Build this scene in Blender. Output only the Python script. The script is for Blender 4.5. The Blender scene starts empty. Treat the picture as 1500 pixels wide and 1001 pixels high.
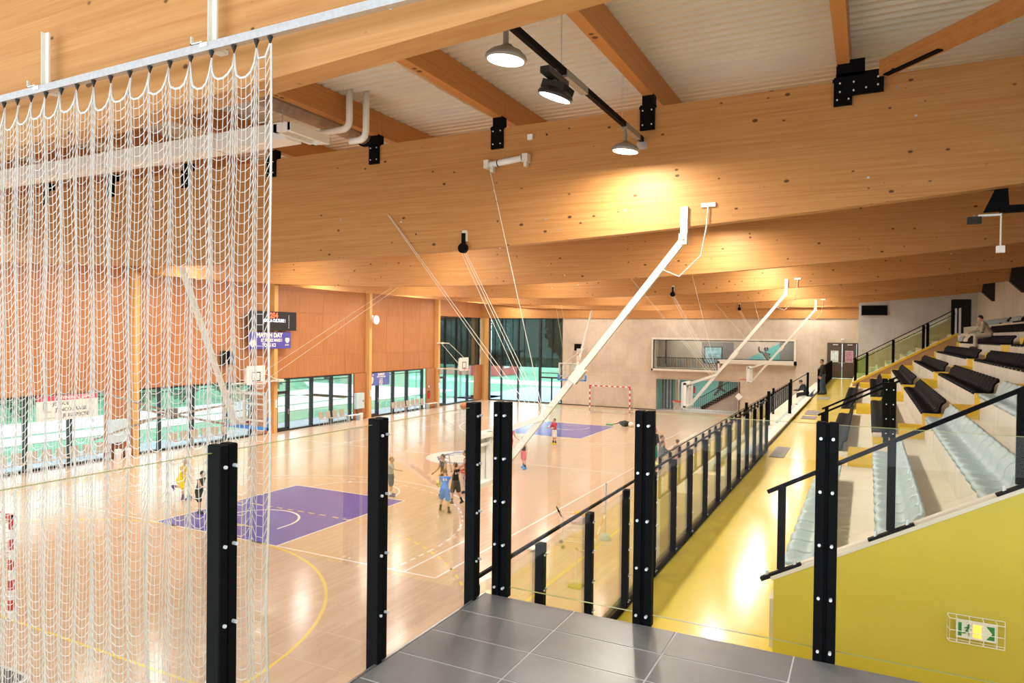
import bpy, math, random
from mathutils import Vector, Matrix
random.seed(7)
C = bpy.context.scene.collection
SC = bpy.context.scene
PI = math.pi

# ------------------------------------------------------------------ camera
CAM = Vector((8.9623, -13.75, 5.7701))
YAW, PITCH, ROLL = -0.4717, -0.0119, 0.0116
def cam_rows():
    cy, sy, cp, sp = math.cos(YAW), math.sin(YAW), math.cos(PITCH), math.sin(PITCH)
    f = Vector((sy*cp, cy*cp, sp)); r = Vector((cy, -sy, 0)); u = r.cross(f)
    c, s = math.cos(ROLL), math.sin(ROLL)
    return r*c+u*s, u*c-r*s, f
_r, _u, _f = cam_rows()
cd = bpy.data.cameras.new('camera'); cam = bpy.data.objects.new('camera', cd); C.objects.link(cam)
cam.matrix_world = Matrix(((_r.x, _u.x, -_f.x, CAM.x), (_r.y, _u.y, -_f.y, CAM.y), (_r.z, _u.z, -_f.z, CAM.z), (0, 0, 0, 1)))
cd.sensor_width = 36; cd.lens = 36*1023.47/1500; cd.clip_start = .05; cd.clip_end = 600
SC.camera = cam

# ------------------------------------------------------------------ world, exposure
w = bpy.data.worlds.new('sky'); SC.world = w; w.use_nodes = True
wn = w.node_tree.nodes; wl = w.node_tree.links
bg = wn['Background']; bg.inputs[1].default_value = 5.0
tc = wn.new('ShaderNodeTexCoord'); sx = wn.new('ShaderNodeSeparateXYZ'); rp = wn.new('ShaderNodeValToRGB')
wl.new(tc.outputs['Generated'], sx.inputs[0]); wl.new(sx.outputs[2], rp.inputs[0]); wl.new(rp.outputs[0], bg.inputs[0])
rp.color_ramp.elements[0].position = .0; rp.color_ramp.elements[0].color = (.86, .94, 1, 1)
rp.color_ramp.elements[1].position = 1; rp.color_ramp.elements[1].color = (.74, .87, 1, 1)
SC.view_settings.view_transform = 'Standard'; SC.view_settings.look = 'None'
SC.view_settings.gamma = 1; SC.view_settings.use_curve_mapping = False
SC.view_settings.exposure = -0.66
LAMP_W = 265.0           # watts of each high-bay lamp
LAMP_COL = (1.0, .92, .81)
try:
    SC.cycles.max_bounces = 10; SC.cycles.diffuse_bounces = 5; SC.cycles.glossy_bounces = 4
    SC.cycles.transparent_max_bounces = 24; SC.cycles.transmission_bounces = 8
    SC.cycles.sample_clamp_indirect = 6; SC.cycles.use_denoising = True
    SC.cycles.caustics_reflective = False; SC.cycles.caustics_refractive = False
except Exception:
    pass

# ------------------------------------------------------------------ mesh helper
class MB:
    def __init__(s): s.v = []; s.f = []
    def add(s, vs, fs):
        o = len(s.v); s.v += [tuple(p) for p in vs]; s.f += [tuple(i+o for i in f) for f in fs]; return s
    def box(s, x0, x1, y0, y1, z0, z1):
        return s.add([(x0,y0,z0),(x1,y0,z0),(x1,y1,z0),(x0,y1,z0),(x0,y0,z1),(x1,y0,z1),(x1,y1,z1),(x0,y1,z1)],
                     [(3,2,1,0),(4,5,6,7),(0,1,5,4),(1,2,6,5),(2,3,7,6),(3,0,4,7)])
    def cb(s, c, d):
        return s.box(c[0]-d[0]/2, c[0]+d[0]/2, c[1]-d[1]/2, c[1]+d[1]/2, c[2]-d[2]/2, c[2]+d[2]/2)
    def bevbox(s, x0, x1, y0, y1, z0, z1, b):
        # box with chamfered vertical edges and top
        P = lambda i: [(x0+b+i,y0+i),(x1-b-i,y0+i),(x1-i,y0+b+i),(x1-i,y1-b-i),(x1-b-i,y1-i),(x0+b+i,y1-i),(x0+i,y1-b-i),(x0+i,y0+b+i)]
        vs = [(x,y,z0) for x,y in P(0)]+[(x,y,z1-b) for x,y in P(0)]+[(x,y,z1) for x,y in P(b*.7)]
        fs = [tuple(range(7,-1,-1)), tuple(range(16,24))]
        for r in (0, 8):
            for i in range(8): fs.append((r+i, r+(i+1)%8, r+8+(i+1)%8, r+8+i))
        return s.add(vs, fs)
    def frame(s, p, q, up=(0,0,1)):
        p, q = Vector(p), Vector(q); d = (q-p).normalized(); u = Vector(up)
        if abs(d.dot(u)) > .98: u = Vector((0,1,0)) if abs(d.y) < .9 else Vector((1,0,0))
        a = d.cross(u).normalized(); b = a.cross(d).normalized(); return p, q, a, b
    def bar(s, p, q, w, h, up=(0,0,1)):
        p, q, a, b = s.frame(p, q, up); vs = []
        for c in (p, q):
            for i, j in ((-1,-1),(1,-1),(1,1),(-1,1)): vs.append(c+a*(i*w/2)+b*(j*h/2))
        return s.add(vs, [(0,1,2,3),(7,6,5,4),(0,4,5,1),(1,5,6,2),(2,6,7,3),(3,7,4,0)])
    def cyl(s, p, q, r, r2=None, n=8, cap=True):
        r2 = r if r2 is None else r2
        p, q, a, b = s.frame(p, q); vs = []
        for c, rr in ((p, r), (q, r2)):
            for i in range(n):
                t = 2*PI*i/n; vs.append(c+a*(rr*math.cos(t))+b*(rr*math.sin(t)))
        fs = [(i, i+n, (i+1)%n+n, (i+1)%n) for i in range(n)]
        if cap: fs += [tuple(range(n)), tuple(range(2*n-1, n-1, -1))]
        return s.add(vs, fs)
    def tube(s, pts, r, n=6, closed=False):
        pts = [Vector(p) for p in pts]; m = len(pts); vs = []; fs = []
        pa = None
        for k, p in enumerate(pts):
            if closed: d = pts[(k+1)%m]-pts[k-1]
            else: d = pts[min(k+1,m-1)]-pts[max(k-1,0)]
            d = d.normalized() if d.length > 1e-9 else Vector((0,0,1))
            if pa is None:
                u = Vector((0,0,1)) if abs(d.z) < .9 else Vector((1,0,0)); a = d.cross(u).normalized()
            else:
                a = (pa-d*pa.dot(d)); a = a.normalized() if a.length > 1e-6 else pa
            pa = a; b = d.cross(a)
            for i in range(n):
                t = 2*PI*i/n; vs.append(p+a*(r*math.cos(t))+b*(r*math.sin(t)))
        for k in range(m if closed else m-1):
            k2 = (k+1)%m
            for i in range(n): fs.append((k*n+i, k*n+(i+1)%n, k2*n+(i+1)%n, k2*n+i))
        if not closed: fs += [tuple(range(n-1,-1,-1)), tuple(range((m-1)*n, m*n))]
        return s.add(vs, fs)
    def ell(s, c, rx, ry, rz, n=10, m=7, R=None):
        vs = []; fs = []; c = Vector(c)
        for j in range(m+1):
            t = PI*j/m
            for i in range(n):
                a = 2*PI*i/n; v = Vector((rx*math.sin(t)*math.cos(a), ry*math.sin(t)*math.sin(a), rz*math.cos(t)))
                if R is not None: v = R @ v
                vs.append(c+v)
        for j in range(m):
            for i in range(n): fs.append((j*n+i, (j+1)*n+i, (j+1)*n+(i+1)%n, j*n+(i+1)%n))
        return s.add(vs, fs)
    def capsule(s, p, q, r1, r2, n=10):
        s.cyl(p, q, r1, r2, n); s.ell(p, r1, r1, r1, n, 6); s.ell(q, r2, r2, r2, n, 6); return s
    def lathe(s, prof, c=(0,0,0), n=24, axis='z'):
        vs = []; fs = []
        for r, h in prof:
            for i in range(n):
                t = 2*PI*i/n; x, y = r*math.cos(t), r*math.sin(t)
                v = (x, y, h) if axis == 'z' else ((h, x, y) if axis == 'x' else (x, h, y))
                vs.append((v[0]+c[0], v[1]+c[1], v[2]+c[2]))
        for j in range(len(prof)-1):
            for i in range(n): fs.append((j*n+i, j*n+(i+1)%n, (j+1)*n+(i+1)%n, (j+1)*n+i))
        fs += [tuple(range(n-1,-1,-1)), tuple(range((len(prof)-1)*n, len(prof)*n))]
        return s.add(vs, fs)
    def prism(s, poly, ax, a, b):
        # poly: 2d points; extruded along axis ax from a to b
        def P(u, v, t): return {'x':(t,u,v), 'y':(u,t,v), 'z':(u,v,t)}[ax]
        n = len(poly); vs = [P(u,v,a) for u,v in poly]+[P(u,v,b) for u,v in poly]
        return s.add(vs, [tuple(range(n)), tuple(range(2*n-1,n-1,-1))]+[(i,i+n,(i+1)%n+n,(i+1)%n) for i in range(n)])
    def mesh(s, name, mats, smooth=False):
        me = bpy.data.meshes.new(name); me.from_pydata(s.v, [], s.f)
        for m in (mats if isinstance(mats, (list, tuple)) else [mats]): me.materials.append(m)
        if smooth:
            me.polygons.foreach_set('use_smooth', [True]*len(me.polygons))
        bmfix(me); me.update(); return me
def bmfix(me):
    import bmesh
    b = bmesh.new(); b.from_mesh(me); bmesh.ops.recalc_face_normals(b, faces=b.faces); b.to_mesh(me); b.free()
def put(name, mb, mat, parent=None, loc=None, smooth=False, kind=None, label=None, cat=None, group=None, rot=None):
    me = mb if isinstance(mb, bpy.types.Mesh) else mb.mesh(name, mat, smooth)
    o = bpy.data.objects.new(name, me); C.objects.link(o)
    if parent is not None: o.parent = parent
    if loc is not None: o.location = loc
    if rot is not None: o.rotation_euler = rot
    if kind: o['kind'] = kind
    if label: o['label'] = label
    if cat: o['category'] = cat
    if group: o['group'] = group
    return o
def thing(name, label, cat, loc=(0,0,0), rz=0, group=None, kind=None):
    o = bpy.data.objects.new(name, None); C.objects.link(o); o.location = loc; o.rotation_euler = (0,0,rz)
    o.empty_display_size = .1
    if label: o['label'] = label
    if cat: o['category'] = cat
    if group: o['group'] = group
    if kind: o['kind'] = kind
    return o
CH = {}
def kids_of(o): return [c for c in bpy.data.objects if c.parent == o]
def copy_tree(o, parent=None, label=None, loc=None, rz=None, group=None, kids=None):
    c = o.copy(); C.objects.link(c)
    if parent is not None: c.parent = parent
    if label: c['label'] = label
    if group: c['group'] = group
    if loc is not None: c.location = loc
    if rz is not None: c.rotation_euler = (0,0,rz)
    for k in o.children: copy_tree(k, c)
    return c
def ordn(i):
    return ['first','second','third','fourth','fifth','sixth','seventh','eighth','ninth','tenth','eleventh','twelfth','thirteenth','fourteenth','fifteenth','sixteenth','seventeenth','eighteenth','nineteenth','twentieth','twenty-first','twenty-second','twenty-third','twenty-fourth','twenty-fifth','twenty-sixth','twenty-seventh','twenty-eighth','twenty-ninth','thirtieth'][i] if i < 30 else '%dth' % (i+1)

# ------------------------------------------------------------------ materials
def srgb(r, g, b):
    f = lambda c: (c/12.92 if c <= .04045 else ((c+.055)/1.055)**2.4)
    return (f(r/255), f(g/255), f(b/255), 1)
class NT:
    def __init__(s, name):
        s.m = bpy.data.materials.new(name); s.m.use_nodes = True; s.t = s.m.node_tree; s.n = s.t.nodes
        s.bsdf = s.n['Principled BSDF']; s.out = s.n['Material Output']
    def new(s, t, **k):
        x = s.n.new(t)
        for a, b in k.items(): setattr(x, a, b)
        return x
    def ln(s, a, b): s.t.links.new(a, b)
    def co(s, scale=(1,1,1), kind='Object'):
        t = s.new('ShaderNodeTexCoord'); m = s.new('ShaderNodeMapping'); m.inputs['Scale'].default_value = scale
        s.ln(t.outputs[kind], m.inputs[0]); return m.outputs[0]
    def noise(s, vec, sc=5, det=3, rough=.5):
        n = s.new('ShaderNodeTexNoise'); n.inputs['Scale'].default_value = sc; n.inputs['Detail'].default_value = det
        n.inputs['Roughness'].default_value = rough
        if vec is not None: s.ln(vec, n.inputs['Vector'])
        return n.outputs['Fac']
    def ramp(s, fac, *st):
        r = s.new('ShaderNodeValToRGB'); e = r.color_ramp.elements
        while len(e) < len(st): e.new(.5)
        for k, (p, c) in zip(e, st):
            k.position = p; k.color = c if len(c) == 4 else (*c, 1)
        s.ln(fac, r.inputs[0]); return r.outputs[0]
    def mix(s, f, a, b, mode='MIX'):
        x = s.new('ShaderNodeMix', data_type='RGBA', blend_type=mode)
        for sock, v in ((x.inputs[0], f), (x.inputs[6], a), (x.inputs[7], b)):
            if hasattr(v, 'links') or isinstance(v, bpy.types.NodeSocket): s.ln(v, sock)
            elif sock == x.inputs[0]: sock.default_value = v
            else: sock.default_value = v if len(v) == 4 else (*v, 1)
        return x.outputs[2]
    def math(s, op, a, b=None):
        x = s.new('ShaderNodeMath', operation=op)
        for i, v in enumerate((a, b)):
            if v is None: continue
            if isinstance(v, bpy.types.NodeSocket): s.ln(v, x.inputs[i])
            else: x.inputs[i].default_value = v
        return x.outputs[0]
    def bump(s, h, st=.2, d=.02):
        b = s.new('ShaderNodeBump'); b.inputs['Strength'].default_value = st; b.inputs['Distance'].default_value = d
        s.ln(h, b.inputs['Height']); s.ln(b.outputs[0], s.bsdf.inputs['Normal'])
    def set(s, col=None, rough=None, metal=None, spec=None, coat=None):
        B = s.bsdf.inputs
        for k, v in (('Base Color', col), ('Roughness', rough), ('Metallic', metal), ('Specular IOR Level', spec), ('Coat Weight', coat)):
            if v is None: continue
            if isinstance(v, bpy.types.NodeSocket): s.ln(v, B[k])
            else: B[k].default_value = v
        return s
MC = {}
def plain(name, col, rough=.5, metal=0, var=.10, sc=6, spec=.5, bump=0):
    if name in MC: return MC[name]
    t = NT(name); v = t.noise(t.co(), sc, 3)
    d = tuple(max(0, c*(1-var)) for c in col[:3]); l = tuple(min(1, c*(1+var)) for c in col[:3])
    t.set(t.ramp(v, (.3, d), (.7, l)), rough, metal, spec)
    if bump: t.bump(v, bump, .01)
    MC[name] = t.m; return t.m
def glulam(name, ax, base, dark, light, lam=.045, knot=1.0, rough=.55):
    """glued laminated spruce: lamellas stacked in z (or across), grain along ax, dark knots"""
    t = NT(name)
    tcn = t.new('ShaderNodeTexCoord'); sep = t.new('ShaderNodeSeparateXYZ'); t.ln(tcn.outputs['Object'], sep.inputs[0])
    X = {'x':0,'y':1,'z':2}[ax]; S = {'x':2,'y':2,'z':1}[ax]
    lamf = t.math('FLOOR', t.math('DIVIDE', sep.outputs[S], lam))
    lng = t.math('ADD', t.math('DIVIDE', sep.outputs[X], 3.2), t.math('MULTIPLY', lamf, .377))
    seg = t.math('FLOOR', lng)
    cb = t.new('ShaderNodeCombineXYZ'); t.ln(lamf, cb.inputs[0]); t.ln(seg, cb.inputs[1])
    wn_ = t.new('ShaderNodeTexWhiteNoise', noise_dimensions='2D'); t.ln(cb.outputs[0], wn_.inputs['Vector'])
    sc = {'x':(.5,9,24),'y':(9,.5,24),'z':(14,14,.5)}[ax]
    g = t.noise(t.co(sc), 1.6, 4, .6)
    big = t.noise(t.co((.25,.25,.25)), 1.5, 2)
    col = t.ramp(g, (.12, dark), (.5, base), (.92, light))
    col = t.mix(t.math('MULTIPLY', wn_.outputs['Value'], .30), col, light)
    col = t.mix(t.math('MULTIPLY', big, .25), col, dark)
    # knots
    ks = {'x':(4.0,4.0,6.5),'y':(4.0,4.0,6.5),'z':(6.5,6.5,4.0)}[ax]
    vo = t.new('ShaderNodeTexVoronoi'); vo.inputs['Scale'].default_value = 1.0; vo.inputs['Randomness'].default_value = 1
    t.ln(t.co(ks), vo.inputs['Vector'])
    sepc = t.new('ShaderNodeSeparateColor'); t.ln(vo.outputs['Color'], sepc.inputs[0])
    th = t.math('MULTIPLY', t.math('POWER', sepc.outputs[0], 2.6), .19*knot)
    k = t.new('ShaderNodeMapRange'); t.ln(t.math('SUBTRACT', vo.outputs['Distance'], th), k.inputs[0])
    k.inputs[1].default_value = -.035; k.inputs[2].default_value = .03; k.inputs[3].default_value = .95; k.inputs[4].default_value = 0
    col = t.mix(k.outputs[0], col, tuple(c*.22 for c in dark[:3]))
    t.set(col, rough, 0, .35)
    t.bump(g, .08, .003); return t.m
M = {}
M['glulam_x'] = glulam('glulam_beam', 'x', (.47,.215,.062,1), (.355,.14,.034,1), (.60,.325,.115,1))
M['glulam_y'] = glulam('glulam_purlin', 'y', (.50,.215,.062,1), (.38,.14,.036,1), (.60,.30,.105,1))
M['glulam_z'] = glulam('glulam_column', 'z', (.66,.38,.13,1), (.52,.27,.08,1), (.76,.48,.20,1), knot=.7)
def ply():
    t = NT('birch_plywood_panel')
    oi = t.new('ShaderNodeObjectInfo')
    g = t.noise(t.co((6,6,.5)), 1.5, 4, .6); b = t.noise(t.co((.5,.5,.5)), 1.2, 2)
    c = t.ramp(g, (.2, (.34,.135,.05)), (.5, (.43,.18,.07)), (.8, (.50,.23,.095)))
    c = t.mix(t.math('MULTIPLY', oi.outputs['Random'], .45), c, (.52,.245,.10))
    c = t.mix(t.math('MULTIPLY', b, .35), c, (.34,.13,.047))
    t.set(c, .42, 0, .4); t.bump(g, .05, .002); return t.m
M['ply'] = ply()
def parquet():
    t = NT('maple_sports_floor')
    br = t.new('ShaderNodeTexBrick'); br.offset = .37; br.squash = 1
    mp = t.new('ShaderNodeMapping'); tcn = t.new('ShaderNodeTexCoord'); t.ln(tcn.outputs['Object'], mp.inputs[0])
    mp.inputs['Rotation'].default_value = (0,0,PI/2); t.ln(mp.outputs[0], br.inputs['Vector'])
    I = br.inputs; I['Scale'].default_value = 1; I['Brick Width'].default_value = 1.15; I['Row Height'].default_value = .075
    I['Mortar Size'].default_value = .0007; I['Mortar Smooth'].default_value = .3; I['Bias'].default_value = 0
    I['Color1'].default_value = (.57,.395,.26,1); I['Color2'].default_value = (.67,.49,.345,1); I['Mortar'].default_value = (.46,.31,.20,1)
    g = t.noise(t.co((14,.7,1)), 2, 4); big = t.noise(t.co((.7,.25,1)), 1.5, 3)
    c = t.mix(t.math('MULTIPLY', g, .5), br.outputs['Color'], (.67,.49,.345))
    c = t.mix(t.math('MULTIPLY', big, .35), c, (.57,.395,.265))
    r = t.new('ShaderNodeMapRange'); t.ln(t.noise(t.co((1,1,1)), 3, 2), r.inputs[0]); r.inputs[3].default_value = .13; r.inputs[4].default_value = .23
    t.set(c, r.outputs[0], 0, .5)
    t.bump(t.noise(t.co((.8,.5,1)), 2.2, 2), .05, .01); return t.m
M['parquet'] = parquet()
def concrete(name, a, b, c, board=False):
    t = NT(name)
    n1 = t.noise(t.co(), .7, 6, .62); n2 = t.noise(t.co((1,1,.3)), 3.5, 5, .6)
    col = t.ramp(n1, (.30, a), (.5, b), (.72, c))
    col = t.mix(t.math('MULTIPLY', n2, .5), col, tuple(x*.78 for x in a[:3]))
    if board:
        n3 = t.noise(t.co((7,7,.12)), 1.5, 3); col = t.mix(t.math('MULTIPLY', n3, .5), col, tuple(min(1,x*1.25) for x in c[:3]))
    t.set(col, .75, 0, .3); t.bump(n2, .15, .01); return t.m
M['concrete_warm'] = concrete('cast_concrete_far_wall', (.50,.415,.31), (.63,.54,.42), (.72,.63,.51))
M['concrete_grey'] = concrete('cast_concrete_pale', (.48,.465,.44), (.58,.565,.535), (.65,.635,.61))
M['concrete_board'] = concrete('board_marked_concrete', (.56,.50,.41), (.66,.59,.49), (.72,.66,.57), True)
M['concrete_step'] = concrete('bleacher_concrete', (.66,.60,.49), (.74,.68,.57), (.79,.74,.63))
def yellow_floor():
    t = NT('yellow_resin_floor'); n = t.noise(t.co(), 1.1, 3); n2 = t.noise(t.co((1,1,1)), 9, 2)
    t.set(t.ramp(n, (.3, (.66,.51,.060)), (.7, (.73,.58,.080))), .17, 0, .5)
    t.bump(n2, .10, .004); return t.m
M['yellow_floor'] = yellow_floor()
M['yellow_paint'] = plain('yellow_wall_paint', (.56,.445,.045,1), .38, 0, .05, 1.5)
M['yellow_step'] = plain('yellow_step_paint', (.74,.52,.03,1), .4, 0, .06, 4)
M['black'] = plain('black_powder_coat', (.004,.004,.0042,1), .6, 0, .2, 20, .06)
M['black_matt'] = plain('black_matt', (.010,.009,.009,1), .7, 0, .2, 10)
M['dark_frame'] = plain('anthracite_window_frame', (.020,.024,.028,1), .35, 0, .1, 8)
M['steel'] = plain('galvanised_steel', (.55,.58,.60,1), .38, .85, .08, 30)
M['bolt'] = plain('bright_bolt', (.80,.81,.82,1), .3, .3, .05, 40)
M['white_steel'] = plain('white_painted_steel', (.70,.67,.58,1), .35, 0, .04, 6)
M['white'] = plain('white_enamel', (.82,.81,.77,1), .3, 0, .03, 5)
M['white_line'] = plain('white_court_paint', (.86,.83,.78,1), .2, 0, .03, 5)
M['yellow_line'] = plain('yellow_court_paint', (.83,.62,.12,1), .2, 0, .04, 5)
M['violet_key'] = plain('violet_key_paint', (.100,.085,.43,1), .2, 0, .08, 1.4)
M['logo_blue'] = plain('logo_blue_paint', (.09,.12,.42,1), .2, 0, .05, 4)
M['red_paint'] = plain('red_goal_paint', (.52,.045,.045,1), .35, 0, .08, 8)
M['rim'] = plain('orange_red_rim', (.62,.075,.035,1), .35, 0, .08, 8)
M['blue_pad'] = plain('blue_backboard_padding', (.07,.26,.68,1), .5, 0, .06, 8)
M['cord'] = plain('white_netting_cord', (.60,.57,.52,1), .7, 0, .05, 30)
M['cord_dark'] = plain('grey_netting_cord', (.30,.27,.22,1), .8, 0, .1, 30)
M['cable'] = plain('pale_steel_cable', (.72,.68,.58,1), .5, .1, .05, 30)
M['tile'] = None
def tile():
    t = NT('dark_stoneware_tile'); oi = t.new('ShaderNodeObjectInfo')
    n = t.noise(t.co(), 2.5, 5, .6); n2 = t.noise(t.co(), 40, 3)
    c = t.ramp(n, (.3, (.14,.137,.133)), (.7, (.22,.212,.205)))
    c = t.mix(t.math('MULTIPLY', oi.outputs['Random'], .35), c, (.25,.24,.23))
    r = t.new('ShaderNodeMapRange'); t.ln(n, r.inputs[0]); r.inputs[3].default_value = .22; r.inputs[4].default_value = .42
    t.set(c, r.outputs[0], 0, .5); t.bump(n2, .06, .002); return t.m
M['tile'] = tile()
M['grout'] = plain('pale_grout', (.62,.60,.56,1), .8, 0, .08, 30)
M['seat_blue'] = plain('pale_blue_seat_plastic', (.37,.475,.49,1), .45, 0, .04, 3, .35)
M['seat_black'] = plain('black_seat_plastic', (.005,.005,.008,1), .65, 0, .15, 3, .04)
M['deck'] = plain('cream_coated_steel_deck', (.66,.60,.49,1), .45, 0, .04, 1)
M['grass'] = plain('lawn_green', (.18,.41,.24,1), .9, 0, .2, 1.2)
M['path'] = plain('pale_path_gravel', (.80,.80,.77,1), .9, 0, .05, 2)
M['pavement'] = plain('blue_grey_pavement', (.42,.50,.58,1), .8, 0, .06, 2)
M['leaf'] = plain('hedge_leaf', (.24,.40,.27,1), .7, 0, .35, 2.5)
M['leaf2'] = plain('pale_hedge_leaf', (.34,.48,.30,1), .7, 0, .4, 2.5)
M['bark'] = plain('bark', (.16,.11,.07,1), .9, 0, .3, 6)
M['red_wall'] = plain('red_cladding', (.62,.14,.12,1), .7, 0, .06, 4)
M['teal'] = plain('teal_wall_paint', (.16,.50,.47,1), .6, 0, .04, 2)
M['pink_wall'] = plain('pale_pink_plaster', (.60,.47,.38,1), .7, 0, .04, 2)
M['grey_dark'] = plain('dark_grey_paint', (.06,.06,.06,1), .6, 0, .1, 4)
M['door_brown'] = plain('brown_door_lacquer', (.075,.050,.032,1), .4, 0, .12, 4)
M['aluminium'] = plain('brushed_aluminium', (.62,.62,.60,1), .35, .7, .05, 20)
M['lightblue_box'] = plain('pale_blue_enamel', (.50,.66,.72,1), .4, 0, .03, 4)
M['chair_shell'] = plain('taupe_chair_shell', (.42,.36,.28,1), .5, 0, .06, 6)
M['red_ext'] = plain('red_extinguisher', (.55,.02,.025,1), .25, 0, .06, 6)
M['violet_cloth'] = plain('violet_banner_cloth', (.075,.065,.34,1), .6, 0, .08, 3)
M['blue_cloth'] = plain('blue_banner_cloth', (.11,.15,.48,1), .6, 0, .08, 3)
M['white_cloth'] = plain('white_banner_cloth', (.74,.72,.66,1), .7, 0, .04, 3)
M['red_cloth'] = plain('red_banner_cloth', (.55,.07,.11,1), .7, 0, .06, 3)
M['ink'] = plain('dark_print_ink', (.05,.07,.06,1), .7, 0, .1, 9)
M['grey_ink'] = plain('grey_print_ink', (.35,.36,.36,1), .7, 0, .1, 9)
M['green_sign'] = plain('exit_sign_green', (.02,.24,.05,1), .4, 0, .06, 8)
M['ball_orange'] = plain('orange_ball_leather', (.58,.22,.08,1), .55, 0, .1, 12)
M['ball_yellow'] = plain('yellow_ball', (.76,.72,.10,1), .45, 0, .06, 9)
M['ball_brown'] = plain('brown_ball', (.30,.10,.05,1), .5, 0, .1, 9)
M['duct'] = plain('white_duct_sheet', (.82,.79,.72,1), .4, 0, .03, 2)
M['pipe_cream'] = plain('cream_pipe', (.74,.66,.53,1), .4, 0, .03, 3)
M['duct_brown'] = plain('brown_duct_sheet', (.34,.24,.17,1), .5, 0, .08, 2)
M['lamp_shell'] = plain('grey_lamp_housing', (.30,.28,.25,1), .4, .3, .08, 6)
M['lamp_black'] = plain('black_lamp_housing', (.03,.03,.03,1), .4, .3, .1, 6)
M['mat_grey'] = plain('grey_door_mat', (.28,.25,.23,1), .9, 0, .12, 30)
M['gravelgrey'] = plain('grey_mat_vinyl', (.10,.10,.10,1), .6, 0, .1, 8)
def emis(name, col, st):
    t = NT(name); t.bsdf.inputs['Base Color'].default_value = (*col[:3], 1)
    t.bsdf.inputs['Emission Color'].default_value = (*col[:3], 1); t.bsdf.inputs['Emission Strength'].default_value = st; return t.m
M['lamp_glow'] = emis('lit_lamp_lens', (1,.95,.86), 9)
M['led_red'] = emis('red_led', (1,.12,.05), 1.6)
M['led_white'] = emis('white_led', (.75,.80,1), 1.5)
M['exit_glow'] = emis('exit_lamp_glow', (1,.55,.08), 1.6)
def glass(name, tint, refl=1.0, rough=0.0, ior=1.5, bump=True):
    t = NT(name); t.n.remove(t.bsdf)
    tr = t.new('ShaderNodeBsdfTransparent'); tr.inputs[0].default_value = (*tint, 1)
    gl = t.new('ShaderNodeBsdfGlossy'); gl.inputs['Roughness'].default_value = rough; gl.inputs[0].default_value = (1,1,1,1)
    fr = t.new('ShaderNodeFresnel'); fr.inputs[0].default_value = ior
    if bump:
        n = t.noise(t.co(), .6, 2); b = t.new('ShaderNodeBump'); b.inputs['Strength'].default_value = .012; b.inputs['Distance'].default_value = .02
        t.ln(n, b.inputs['Height']); t.ln(b.outputs[0], gl.inputs['Normal'])
    mx = t.new('ShaderNodeMixShader')
    t.ln(t.math('MULTIPLY', fr.outputs[0], refl), mx.inputs[0]); t.ln(tr.outputs[0], mx.inputs[1]); t.ln(gl.outputs[0], mx.inputs[2])
    t.ln(mx.outputs[0], t.out.inputs[0]); return t.m
M['guard_glass'] = glass('guard_glass', (.985,.99,.975), .22)
M['rail_glass'] = glass('walkway_guard_glass', (.975,.985,.955), .5, bump=False)
M['clear_glass'] = glass('clear_corridor_glass', (.96,.98,.97), .10)
M['window_glass'] = glass('window_glass', (.90,.96,.95), .4)
M['hoop_glass'] = glass('backboard_glass', (.96,.98,.98), .5)
M['glass_edge'] = plain('yellow_green_glass_edge', (.34,.36,.13,1), .3, 0, .05, 10)
def blind(name, lo, hi, tint):
    t = NT(name)
    tr = t.new('ShaderNodeBsdfTransparent'); tr.inputs[0].default_value = (*tint,1); mx = t.new('ShaderNodeMixShader')
    n = t.noise(t.co((1,1,.2)), 1.2, 2)
    t.set((.035,.036,.038,1), .8)
    r = t.new('ShaderNodeMapRange'); t.ln(n, r.inputs[0]); r.inputs[3].default_value = lo; r.inputs[4].default_value = hi
    t.ln(r.outputs[0], mx.inputs[0]); t.ln(tr.outputs[0], mx.inputs[1]); t.ln(t.bsdf.outputs[0], mx.inputs[2]); t.ln(mx.outputs[0], t.out.inputs[0]); return t.m
M['blind'] = blind('dark_mesh_roller_blind', .86, .93, (.5,.6,.6)); M['blind_far'] = blind('green_grey_mesh_blind', .62, .74, (.42,.60,.56))

def text(name, s, size, mat, parent, mtx, squash=1.0, bold=0.0, align='CENTER'):
    cu = bpy.data.curves.new(name, 'FONT'); cu.body = s; cu.size = size; cu.align_x = align; cu.align_y = 'CENTER'
    cu.extrude = .002; cu.offset = bold; cu.resolution_u = 2
    o = bpy.data.objects.new(name, cu); C.objects.link(o)
    dg = bpy.context.evaluated_depsgraph_get(); me = bpy.data.meshes.new_from_object(o.evaluated_get(dg))
    bpy.data.objects.remove(o); bpy.data.curves.remove(cu)
    me.transform(mtx @ Matrix.Diagonal((squash, 1, 1, 1))); me.materials.clear(); me.materials.append(mat)
    p = bpy.data.objects.new(name, me); C.objects.link(p); p.parent = parent; return p
def face_x(x, y, z):      # text lying in a plane facing +X, reading along +Y
    return Matrix(((0,0,1,x),(1,0,0,y),(0,1,0,z),(0,0,0,1)))
def face_my(x, y, z):     # facing -Y, reading along +X
    return Matrix(((1,0,0,x),(0,0,-1,y),(0,1,0,z),(0,0,0,1)))
# ================================================================== STRUCTURE
ST = 'structure'
BY = [-9.95, -1.6, 6.75, 15.1, 23.45, 31.8]      # main beam / column lines
XL, XR, YF = -20.9, 15.0, 39.0
def soffit(x): return 7.37+.0031*(x+3)**2
ZT = 9.76
ZW = 2.95                                         # walkway level
ZP = 4.17                                         # platform level

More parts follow.
